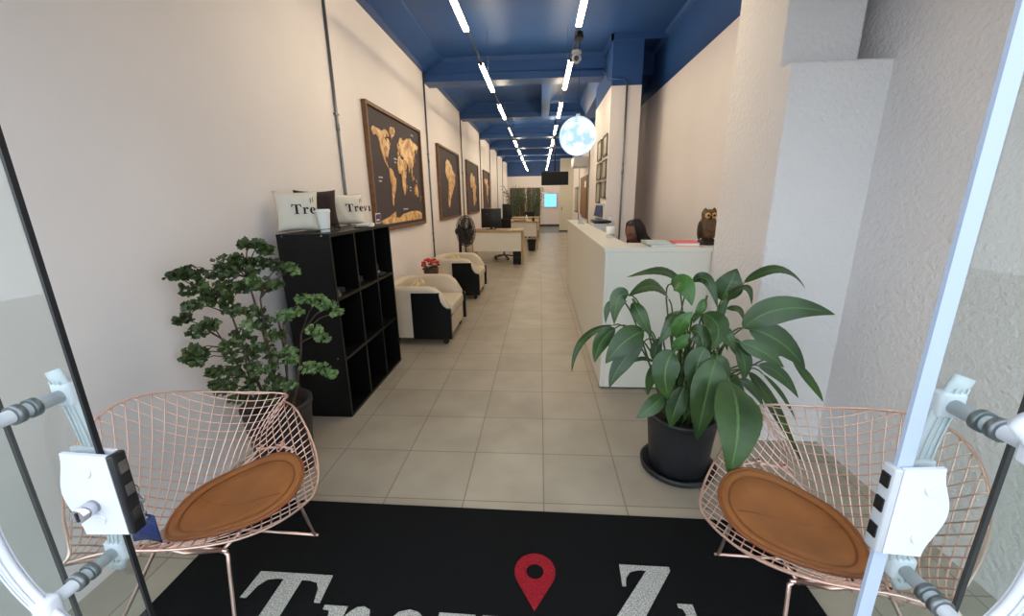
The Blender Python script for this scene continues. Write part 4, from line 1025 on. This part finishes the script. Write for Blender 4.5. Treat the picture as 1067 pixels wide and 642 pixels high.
def receptionist():
    r = local('person', 'person with long dark braids seated behind the white counter, looking down', 'person', (1.15, 4.22, .035), atan2(-.55, -1) - pi / 2)
    V = []; E = []
    def ad(p, rad, par=None):
        V.append((p, rad)); 
        if par is not None: E.append((par, len(V) - 1))
        return len(V) - 1
    pel = ad((0, 0, .56), (.15, .11)); wa = ad((0, .04, .70), (.125, .095), pel); chest = ad((0, .10, .86), (.145, .10), wa); sh = ad((0, .13, .97), (.10, .075), chest); ne = ad((0, .165, 1.03), .05, sh); ne2 = ad((0, .20, 1.085), .048, ne)
    hands = []
    for sg in (-1, 1):
        s1 = ad((sg * .165, .12, .945), .06, sh); el = ad((sg * .23, .19, .755), .046, s1); wr = ad((sg * .13, .42, .775), .028, el); pm = ad((sg * .115, .475, .778), (.036, .016), wr)
        for k, (dx, ln) in enumerate(((-.027, .058), (-.009, .068), (.009, .064), (.026, .05))):
            f1 = ad((sg * .115 + dx, .475 + .035 + .008 * (k in (1, 2)), .779), .0095, pm); f2 = ad((sg * .112 + dx * 1.15, .475 + .035 + ln * .6, .776), .0085, f1); ad((sg * .11 + dx * 1.15, .475 + .035 + ln, .764), .007, f2)
        t1 = ad((sg * .115 - sg * .04, .455, .775), .0105, pm); ad((sg * .115 - sg * .055, .49, .768), .0085, t1)
        h1 = ad((sg * .085, .06, .53), .095, pel); kn = ad((sg * .12, .44, .50), .065, h1); an = ad((sg * .12, .40, .10), .042, kn); ad((sg * .125, .45, .045), .04, an); 
        V_t = ad((sg * .13, .54, .035), .032, len(V) - 1)
    vs, fs = skin_mesh(V, E)
    mb = MB(); mb.add(vs, fs, 0, True)
    # head
    hc = Vector((0, .245, 1.135)); tilt = Matrix.Rotation(radians(-20), 3, 'X')
    def head(u, v, k=0):
        th = 2 * pi * u; ph = pi * v
        d = Vector((sin(ph) * cos(th), sin(ph) * sin(th), -cos(ph)))
        rx, ry, rz = .074, .093, .118
        if d.z < 0: rx *= 1 - .28 * (-d.z) ** 1.2; ry *= 1 - .10 * (-d.z)
        p = Vector((d.x * rx, d.y * ry, d.z * rz))
        if d.y > 0:
            x, z = p.x, p.z
            def bump(cx, cz, sx, sz, a): return a * exp(-((x - cx) / sx)**2 - ((z - cz) / sz)**2)
            y = bump(0, -.022, .012, .020, .020) + bump(0, -.030, .018, .010, .008) + bump(0, -.062, .024, .012, .008) + bump(0, -.100, .024, .018, .008)
            y += bump(0, .018, .05, .010, .005) + bump(0, .0, .008, .02, .006)
            for sg in (-1, 1): y += bump(sg * .031, .0, .014, .010, -.009) + bump(sg * .042, -.035, .02, .02, .004)
            y += bump(0, -.068, .02, .0035, -.004)
            p.y += y * min(1, d.y * 2.2)
        return tuple(hc + tilt @ p)
    mb.grid(head, 56, 44, 0, True, True)
    for sg in (-1, 1):
        ec = hc + tilt @ Vector((sg * .073, -.008, -.012)); mb.ball(ec, (.008, .018, .030), 12, 10)
    mb.build('body', M['skin'], r)
    for sg in (-1, 1):
        q = hc + tilt @ Vector((sg * .031, .077, .0)); e = MB().ball(q - tilt @ Vector((0, .003, 0)), .0105, 14, 10).build('eye', M['paper'], r)
        MB().ball(hc + tilt @ Vector((sg * .031, .0765, .0028)), (.0142, .0118, .0092), 16, 10).build('eyelid', M['skin'], e)
        MB().ball(hc + tilt @ Vector((sg * .031, .0815, -.0055)), .0045, 10, 8).build('iris', M['black'], e)
        MB().tube([hc + tilt @ Vector((sg * (.014 + .034 * t), .092 - .016 * t * t, .019 + .006 * sin(pi * t))) for t in [i / 6 for i in range(7)]], .0028, 6).build('eyebrow', M['hair'], r)
    MB().ball(hc + tilt @ Vector((0, .094, -.0635)), (.020, .006, .0045), 16, 8).ball(hc + tilt @ Vector((0, .092, -.0725)), (.018, .006, .005), 16, 8).build('lips', mat('lips', (112, 58, 52), .4), r)
    # braided hair
    hb = MB()
    def cap(u, v):
        th = 2 * pi * u; ph = pi * (.40 + .60 * v) if True else 0
        d = Vector((sin(ph) * cos(th), sin(ph) * sin(th), -cos(ph)))
        front = max(0, d.y)
        p = Vector((d.x * .083, d.y * .101 - .004, d.z * .126))
        if d.y > .1: p = p * (1 - .22 * min(1, (d.y - .1) * 3) * max(0, min(1, (.80 - d.z) * 4)))
        return tuple(hc + tilt @ p)
    hb.grid(cap, 40, 24, 0, True, True)
    hr = hb.build('hair', M['hair'], r)
    random.seed(11)
    brd = MB()
    for k in range(46):
        a = radians(-205 + 230 * k / 45) if True else 0      # round the back of the head
        st_ = [Vector((cos(a) * .02, sin(a) * .03 + .02, .124)), Vector((cos(a) * .06, sin(a) * .075, .102)), Vector((cos(a) * .085, sin(a) * .104, .03)), Vector((cos(a) * .088, sin(a) * .106, -.05))]
        pts = [hc + tilt @ p for p in st_]
        e = pts[-1]
        drop = random.uniform(.10, .26)
        o_ = Vector((cos(a), sin(a) - .5, 0)) * random.uniform(.02, .07)
        pts += [e + o_ * .6 + Vector((0, -.02, -drop * .5)), e + o_ + Vector((0, -.03, -drop))]
        fin = []
        for i in range(len(pts) - 1):
            for j in range(5): fin.append(pts[i].lerp(pts[i + 1], j / 5))
        fin.append(pts[-1])
        brd.tube(fin, [.0062 + .0012 * (i % 2) for i in range(len(fin))], 6)
    brd.build('braids', M['hair'], hr)
    # clothing
    V2 = [((0, -.005, .52), (.165, .125)), ((0, .035, .70), (.142, .112)), ((0, .095, .86), (.16, .118)), ((0, .125, .965), (.115, .09)), ((0, .15, 1.005), .066)]
    E2 = [(0, 1), (1, 2), (2, 3), (3, 4)]
    for sg in (-1, 1):
        n = len(V2); V2 += [((sg * .168, .118, .945), .072), ((sg * .235, .19, .752), .058), ((sg * .155, .36, .772), .042)]; E2 += [(3, n), (n, n + 1), (n + 1, n + 2)]
    vs, fs = skin_mesh(V2, E2); MB().add(vs, fs, 0, True).build('black_top', M['cloth'], r)
    V3 = [((0, .0, .545), (.165, .12))]; E3 = []
    for sg in (-1, 1):
        n = len(V3); V3 += [((sg * .088, .06, .53), .108), ((sg * .122, .44, .50), .078), ((sg * .122, .40, .14), .058)]; E3 += [(0, n), (n, n + 1), (n + 1, n + 2)]
    vs, fs = skin_mesh(V3, E3); MB().add(vs, fs, 0, True).build('trousers', M['felt'], r)
    for sg in (-1, 1):
        MB().grid(lambda u, v: (sg * .127 + .045 * cos(2 * pi * u) * sin(pi * v), .465 + .12 * sin(2 * pi * u) * sin(pi * v), .05 - .048 * cos(pi * v)), 18, 10, 0, True, True).build('shoe', M['blackplastic'], r)
    return r
receptionist()
oc2 = office_chair('black office chair the seated receptionist sits on behind the counter', (1.18, 4.235, 0), atan2(-.55, -1) - pi / 2, 1)

# ------------------------------------------------------------------ peace lily
LILY=[
((0.677, 2.0, 1.091),(0.598, 2.0, 1.149),(0.425, 1.98, 1.124),0.075,'u'),
((0.626, 1.95, 1.021),(0.53, 1.9, 1.098),(0.417, 1.88, 1.052),0.11,'u'),
((0.446, 1.9, 1.019),(0.476, 1.86, 0.959),(0.537, 1.86, 0.855),0.075,'f'),
((0.421, 1.9, 1.056),(0.369, 1.88, 1.038),(0.356, 1.87, 0.918),0.085,'f'),
((0.347, 1.9, 1.023),(0.324, 1.89, 0.988),(0.317, 1.88, 0.919),0.035,'f'),
((0.366, 1.95, 0.888),(0.216, 1.9, 0.828),(0.162, 1.88, 0.663),0.045,'u'),
((0.373, 1.93, 0.879),(0.301, 1.9, 0.814),(0.274, 1.88, 0.716),0.085,'f'),
((0.5, 1.88, 0.882),(0.395, 1.82, 0.844),(0.312, 1.8, 0.745),0.125,'f'),
((0.518, 1.95, 0.798),(0.413, 1.92, 0.701),(0.354, 1.9, 0.572),0.095,'f'),
((0.582, 1.95, 0.695),(0.504, 1.93, 0.718),(0.438, 1.92, 0.685),0.03,'u'),
((0.656, 1.9, 0.958),(0.612, 1.87, 0.9),(0.57, 1.87, 0.813),0.06,'f'),
((0.629, 1.95, 1.097),(0.668, 1.88, 1.102),(0.7, 1.85, 1.014),0.105,'f'),
((0.768, 2.05, 1.086),(0.817, 2.0, 1.105),(0.861, 1.95, 0.973),0.06,'f'),
((0.897, 2.0, 1.004),(0.915, 1.98, 1.086),(0.95, 2.0, 1.162),0.135,'f'),
((0.896, 1.95, 1.021),(0.953, 1.9, 1.089),(0.979, 1.88, 1.011),0.065,'u'),
((1.016, 2.05, 1.081),(1.175, 2.05, 1.148),(1.3, 2.03, 1.056),0.07,'u'),
((0.965, 1.9, 0.893),(1.1, 1.85, 1.001),(1.312, 1.82, 0.984),0.13,'f'),
((1.003, 1.92, 0.882),(1.129, 1.88, 0.834),(1.255, 1.86, 0.707),0.13,'f'),
((1.218, 1.9, 0.729),(1.313, 1.89, 0.625),(1.382, 1.88, 0.524),0.045,'f'),
((0.941, 1.86, 0.834),(1.029, 1.82, 0.803),(1.121, 1.8, 0.736),0.08,'f'),
((1.117, 2.0, 0.66),(1.216, 1.98, 0.623),(1.31, 1.95, 0.506),0.07,'f'),
((1.102, 2.05, 0.601),(1.258, 2.05, 0.402),(1.462, 2.05, 0.057),0.075,'f'),
((1.136, 1.98, 0.622),(1.235, 1.96, 0.516),(1.316, 1.95, 0.381),0.025,'f'),
((0.838, 1.7, 0.712),(0.794, 1.5, 0.626),(0.745, 1.42, 0.434),0.2,'f'),
((0.805, 1.78, 0.783),(0.755, 1.72, 0.63),(0.736, 1.72, 0.397),0.15,'f'),
((0.62, 1.8, 0.811),(0.577, 1.76, 0.722),(0.606, 1.76, 0.582),0.13,'f'),
((0.611, 1.85, 0.565),(0.541, 1.8, 0.524),(0.467, 1.78, 0.471),0.085,'f'),
((0.696, 1.83, 0.618),(0.654, 1.8, 0.521),(0.641, 1.8, 0.411),0.095,'f'),
((0.588, 1.88, 0.73),(0.547, 1.86, 0.652),(0.536, 1.86, 0.554),0.065,'f'),
((0.76, 1.86, 0.974),(0.805, 1.8, 0.929),(0.783, 1.78, 0.83),0.12,'f'),
((0.66, 1.88, 0.849),(0.657, 1.84, 0.933),(0.703, 1.84, 0.989),0.08,'f'),
((0.634, 1.84, 0.796),(0.654, 1.82, 0.846),(0.693, 1.82, 0.889),0.065,'f'),
((0.872, 1.9, 1.043),(0.853, 1.88, 0.983),(0.847, 1.88, 0.922),0.035,'f'),
((0.902, 1.95, 0.974),(0.951, 1.93, 0.974),(0.975, 1.92, 0.92),0.055,'u'),
((0.951, 1.9, 0.795),(0.986, 1.88, 0.725),(0.99, 1.88, 0.629),0.075,'f'),
((0.769, 1.82, 0.824),(0.732, 1.8, 0.726),(0.729, 1.8, 0.588),0.12,'f'),
((0.787, 1.8, 0.784),(0.831, 1.77, 0.736),(0.864, 1.77, 0.64),0.1,'f'),
((0.719, 1.88, 0.883),(0.75, 1.84, 0.873),(0.769, 1.83, 0.772),0.09,'f'),
((0.838, 1.9, 0.877),(0.876, 1.86, 0.867),(0.919, 1.85, 0.795),0.08,'f'),
((0.933, 1.95, 0.827),(0.977, 1.93, 0.769),(1.044, 1.92, 0.673),0.07,'f'),
((0.61, 1.95, 0.824),(0.577, 1.93, 0.75),(0.614, 1.92, 0.667),0.06,'f'),
((0.798, 1.95, 1.021),(0.772, 1.93, 0.979),(0.74, 1.92, 0.909),0.05,'f'),
((1.042, 2.02, 0.575),(1.106, 2.0, 0.531),(1.179, 2.0, 0.422),0.05,'f'),
((0.737, 1.9, 0.678),(0.711, 1.88, 0.583),(0.732, 1.88, 0.462),0.07,'f'),
((0.819, 1.82, 0.64),(0.848, 1.8, 0.55),(0.845, 1.8, 0.458),0.07,'f'),
]

pc_ = Vector((.79, 2.07, 0))
pl = thing('potted_lily', 'large broad-leaved lily plant in a black pot with saucer before the counter', 'plant', tuple(pc_))
MB().lathe([(0, 0), (.18, 0), (.20, .012), (.205, .04), (.195, .044), (.185, .02), (0, .016)], pc_, 44).build('saucer', M['pot'], pl)
MB().lathe([(0, .018), (.148, .018), (.155, .03), (.18, .30), (.186, .335), (.192, .338), (.192, .355), (.176, .357), (.172, .30), (0, .30)], pc_, 44).build('pot', M['pot'], pl)
MB().lathe([(.1725, .305), (.1, .315), (0, .318)], pc_, 30).build('soil', M['soil'], pl)
random.seed(21)
stm = MB()
def lily_leaf(b, m, t, W, facing, k):
    b, m, t = Vector(b), Vector(m), Vector(t)
    c = m * 2 - (b + t) * .5
    n0 = Vector((random.uniform(-.25, .25), -1, .4)) if facing == 'f' else Vector((random.uniform(-.2, .2), -.5, 1))
    NL, CO = 30, [-1, -.75, -.5, -.25, -.06, .06, .25, .5, .75, 1]
    vs = []
    for i in range(NL + 1):
        q = i / NL
        p = b * (1 - q)**2 + c * 2 * q * (1 - q) + t * q * q
        T_ = ((c - b) * 2 * (1 - q) + (t - c) * 2 * q).normalized()
        s_ = T_.cross(n0); s_ = s_.normalized() if s_.length > 1e-4 else Vector((1, 0, 0))
        n_ = s_.cross(T_).normalized()
        w = W * .5 * (sin(pi * q ** .78) ** .85 * (1 - .12 * q) + .012) if q < 1 else .0008
        for a in CO:
            fold = .16 * abs(a) * w + .05 * w * sin(q * 11 + k + (a > 0) * 1.7) * abs(a) ** 1.5 + .022 * w * sin(q * 62 - abs(a) * 9) - .10 * w * a * a
            vs.append(p + s_ * (w * a) + n_ * (fold if facing == 'u' else fold))
    nc = len(CO)
    mb = MB()
    for i in range(NL):
        for j in range(nc - 1):
            mb.f.append((i * nc + j, i * nc + j + 1, (i + 1) * nc + j + 1, (i + 1) * nc + j)); mb.m.append(1 if j == 4 and i < NL - 3 else 0); mb.sm.append(True)
    mb.v = [tuple(p) for p in vs]
    o = mb.build('leaf', [M['leafbright'] if k in (11, 30, 31, 41) else M['leaf'], M['leafvein']], pl, recalc=False)
    # petiole
    g0 = pc_ + Vector((random.uniform(-.09, .09), random.uniform(-.09, .07), .31))
    d = (c - b).normalized()
    h = b - d * .10 + Vector((0, 0, .03)); g1 = g0.lerp(b, .5) + Vector((0, 0, .10))
    if b.z < .62: g1 = g0 + Vector(((b.x - g0.x) * .35, (b.y - g0.y) * .35, .22 + .2 * random.random())); h = b + Vector((0, 0.02, .03))
    pts = []
    for i in range(13):
        q = i / 12; pts.append(g0 * (1 - q)**3 + g1 * 3 * q * (1 - q)**2 + h * 3 * q * q * (1 - q) + b * q**3)
    stm.tube(pts, [.0055 - .002 * i / 12 for i in range(13)], 7)
for k, (b, m, t, W, fc) in enumerate(LILY): lily_leaf(b, m, t, W, fc, k)
for k in range(34):
    a = random.uniform(0, 2 * pi); q = random.uniform(.02, .10); h = random.uniform(.25, .5)
    g0 = pc_ + Vector((q * cos(a), q * sin(a), .31)); stm.tube([g0, g0 + Vector((.02 * cos(a), .02 * sin(a), h * .5)), g0 + Vector((.08 * cos(a), .08 * sin(a), h))], [.006, .005, .004], 6)
    # inner young leaf
for k in range(16):
    a = random.uniform(0, 2 * pi); rr = random.uniform(.06, .15); z = random.uniform(.55, .86)
    b = pc_ + Vector((rr * cos(a), rr * sin(a), z)); m = b + Vector((.07 * cos(a), .07 * sin(a) - .02, .03)); t = b + Vector((.13 * cos(a), .13 * sin(a) - .05, -.10))
    lily_leaf(b, m, t, random.uniform(.06, .10), 'u', 50 + k)
stm.build('stems', M['stem'], pl)

# ------------------------------------------------------------------ aralia with curly foliage
ARALIA=[
(-1.649,1.700,1.191,0.035,0),
(-1.599,1.720,1.205,0.044,0),
(-1.584,1.750,1.182,0.045,0),
(-1.618,1.740,1.120,0.049,0),
(-1.470,1.780,1.235,0.054,0),
(-1.447,1.800,1.195,0.064,0),
(-1.413,1.800,1.245,0.041,0),
(-1.479,1.760,1.184,0.040,0),
(-1.531,1.760,1.120,0.054,0),
(-1.478,1.800,1.112,0.051,0),
(-1.435,1.840,1.113,0.047,0),
(-1.560,1.740,1.065,0.045,0),
(-1.508,1.780,1.055,0.046,0),
(-1.486,1.800,1.002,0.042,0),
(-1.629,1.720,1.038,0.040,0),
(-1.681,1.720,0.981,0.036,0),
(-1.571,1.740,0.947,0.046,0),
(-1.629,1.730,0.912,0.046,0),
(-1.381,1.840,1.317,0.036,0),
(-1.328,1.840,1.316,0.032,0),
(-1.302,1.850,1.288,0.037,0),
(-1.367,1.820,1.215,0.055,0),
(-1.324,1.850,1.224,0.055,0),
(-1.268,1.870,1.206,0.051,0),
(-1.222,1.900,1.182,0.043,1),
(-1.394,1.840,1.146,0.037,1),
(-1.341,1.860,1.113,0.052,0),
(-1.286,1.860,1.118,0.033,0),
(-1.410,1.840,0.986,0.048,0),
(-1.438,1.840,0.917,0.053,1),
(-1.377,1.860,0.916,0.053,0),
(-1.282,1.880,0.956,0.058,1),
(-1.232,1.900,0.965,0.039,1),
(-1.188,1.920,1.031,0.044,1),
(-1.134,1.930,1.018,0.049,1),
(-1.083,1.940,0.986,0.044,1),
(-1.042,1.940,0.955,0.030,1),
(-1.167,1.920,0.862,0.040,1),
(-1.133,1.930,0.817,0.040,1),
(-1.212,1.900,0.661,0.046,1),
(-1.144,1.900,0.656,0.045,1),
(-1.097,1.900,0.624,0.030,1),
(-1.671,1.720,0.817,0.042,0),
(-1.654,1.720,0.763,0.037,0),
(-1.634,1.730,0.804,0.037,0),
(-1.698,1.720,0.787,0.033,0),
(-1.546,1.780,0.826,0.043,0),
(-1.632,1.780,0.686,0.039,0),
(-1.524,1.800,0.767,0.067,0),
(-1.470,1.840,0.804,0.068,0),
(-1.405,1.850,0.775,0.064,0),
(-1.505,1.820,0.681,0.069,0),
(-1.417,1.840,0.673,0.064,0),
(-1.571,1.800,0.662,0.059,0),
(-1.486,1.820,0.590,0.060,0),
(-1.380,1.850,0.599,0.055,0),
(-1.326,1.880,0.564,0.046,1),
(-1.643,1.780,0.612,0.034,0),
(-1.478,1.800,0.869,0.047,0),
(-1.348,1.860,0.850,0.049,0),
(-1.359,1.880,0.711,0.050,0),
(-1.298,1.880,0.765,0.040,1),
(-1.595,1.780,0.591,0.049,0),
(-1.425,1.850,0.521,0.051,0),
(-1.563,1.820,0.517,0.050,0),
(-1.295,1.900,0.703,0.035,1),
]

ac_ = Vector((-1.455, 1.94, 0))
ar = thing('potted_aralia', 'curly-leaved shrub in a dark pot before the black cube shelf', 'plant', tuple(ac_))
MB().lathe([(0, 0), (.125, 0), (.135, .01), (.165, .33), (.172, .40), (.178, .41), (.178, .435), (.172, .44), (.158, .435), (.152, .38), (0, .38)], ac_, 40).build('pot', M['potbrown'], ar)
MB().lathe([(.153, .385), (.08, .395), (0, .40)], ac_, 28).build('soil', M['soil'], ar)
random.seed(5)
fo = [MB(), MB()]; tw = MB()
trunks = []
for k, (dx, dy, tx, ty, tz) in enumerate(((-.03, -.02, -1.50, 1.80, .98), (.02, -.03, -1.36, 1.83, 1.05), (.05, 0, -1.30, 1.88, .9), (-.06, 0, -1.56, 1.78, .86), (.0, .03, -1.43, 1.86, 1.15), (.07, .02, -1.24, 1.92, .84), (.03, .05, -1.34, 1.9, .95), (-.05, -.05, -1.45, 1.78, .8))):
    p0 = ac_ + Vector((dx, dy, .385)); p2 = Vector((tx, ty, tz)); p1 = p0.lerp(p2, .5) + Vector((dx * .5, dy * .5, .05))
    pts = [p0 * (1 - q)**2 + p1 * 2 * q * (1 - q) + p2 * q * q for q in [i / 14 for i in range(15)]]
    trunks += pts; tw.tube(pts, [.0085 - .0045 * i / 14 for i in range(15)], 7)
for x, y, z, rad, light in ARALIA:
    c = Vector((x, y, z))
    cand = [p for p in trunks if p.z < z + .01] or trunks
    p0 = min(cand, key=lambda p: (p - c).length + .4 * max(0, .12 - (c.z - p.z)))
    mid = p0.lerp(c, .55) + Vector((0, 0, .02))
    tw.tube([p0, mid, c], [.0035, .0028, .0022], 5)
    nl = 34
    for j in range(nl):
        while True:
            o_ = Vector((random.uniform(-1, 1), random.uniform(-1, 1), random.uniform(-1, 1)))
            if o_.length <= 1: break
        o_.z *= .62
        q = c + o_ * rad * 1.05
        R_ = random.uniform(.011, .017) * (.8 if light else 1.0)
        nz = Vector((random.uniform(-.7, .7), random.uniform(-1.0, .2), random.uniform(.2, 1))).normalized()
        a_ = nz.cross(Vector((random.uniform(-1, 1), random.uniform(-1, 1), .1))).normalized(); b_ = nz.cross(a_)
        K = 11; ph = random.uniform(0, 6)
        rim_ = []
        for i in range(K):
            th = 2 * pi * i / K; rr = R_ * (1 + .30 * (-1) ** i * (.6 if i else 0) + .12 * sin(3 * th + ph))
            rim_.append(q + (a_ * cos(th) + b_ * sin(th)) * rr + nz * (R_ * .35 * sin(2 * th + ph)))
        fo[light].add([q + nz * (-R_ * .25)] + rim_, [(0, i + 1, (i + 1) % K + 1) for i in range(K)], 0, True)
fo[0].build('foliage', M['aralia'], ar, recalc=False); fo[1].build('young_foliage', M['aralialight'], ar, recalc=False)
tw.build('stems', M['bark'], ar)

# ------------------------------------------------------------------ camera, sky, view
F_ = 421.0; yaw, pitch, roll = -.0705, .2622, -.0155
fwd = Vector((sin(yaw) * cos(pitch), cos(yaw) * cos(pitch), -sin(pitch)))
rt = Vector((cos(yaw), -sin(yaw), 0)); up = rt.cross(fwd)
r2 = rt * cos(roll) + up * sin(roll); u2 = -rt * sin(roll) + up * cos(roll)
cd = bpy.data.cameras.new('camera'); cd.sensor_fit = 'HORIZONTAL'; cd.sensor_width = 36; cd.lens = F_ / 1067 * 36; cd.clip_start = .01
co = bpy.data.objects.new('camera', cd); COL.objects.link(co)
R3 = Matrix((r2, u2, -fwd)).transposed()
co.matrix_world = Matrix.Translation((0, 0, 1.5)) @ R3.to_4x4()
scene.camera = co

w = bpy.data.worlds.new('sky'); scene.world = w; w.use_nodes = True
bg = w.node_tree.nodes['Background']; bg.inputs['Color'].default_value = (.80, .89, 1.0, 1); bg.inputs['Strength'].default_value = SKY
scene.view_settings.view_transform = 'Standard'; scene.view_settings.look = 'None'; scene.view_settings.gamma = 1
scene.view_settings.use_curve_mapping = False; scene.view_settings.exposure = EXPO
for o in bpy.data.objects:
    if '_org' in o: del o['_org']
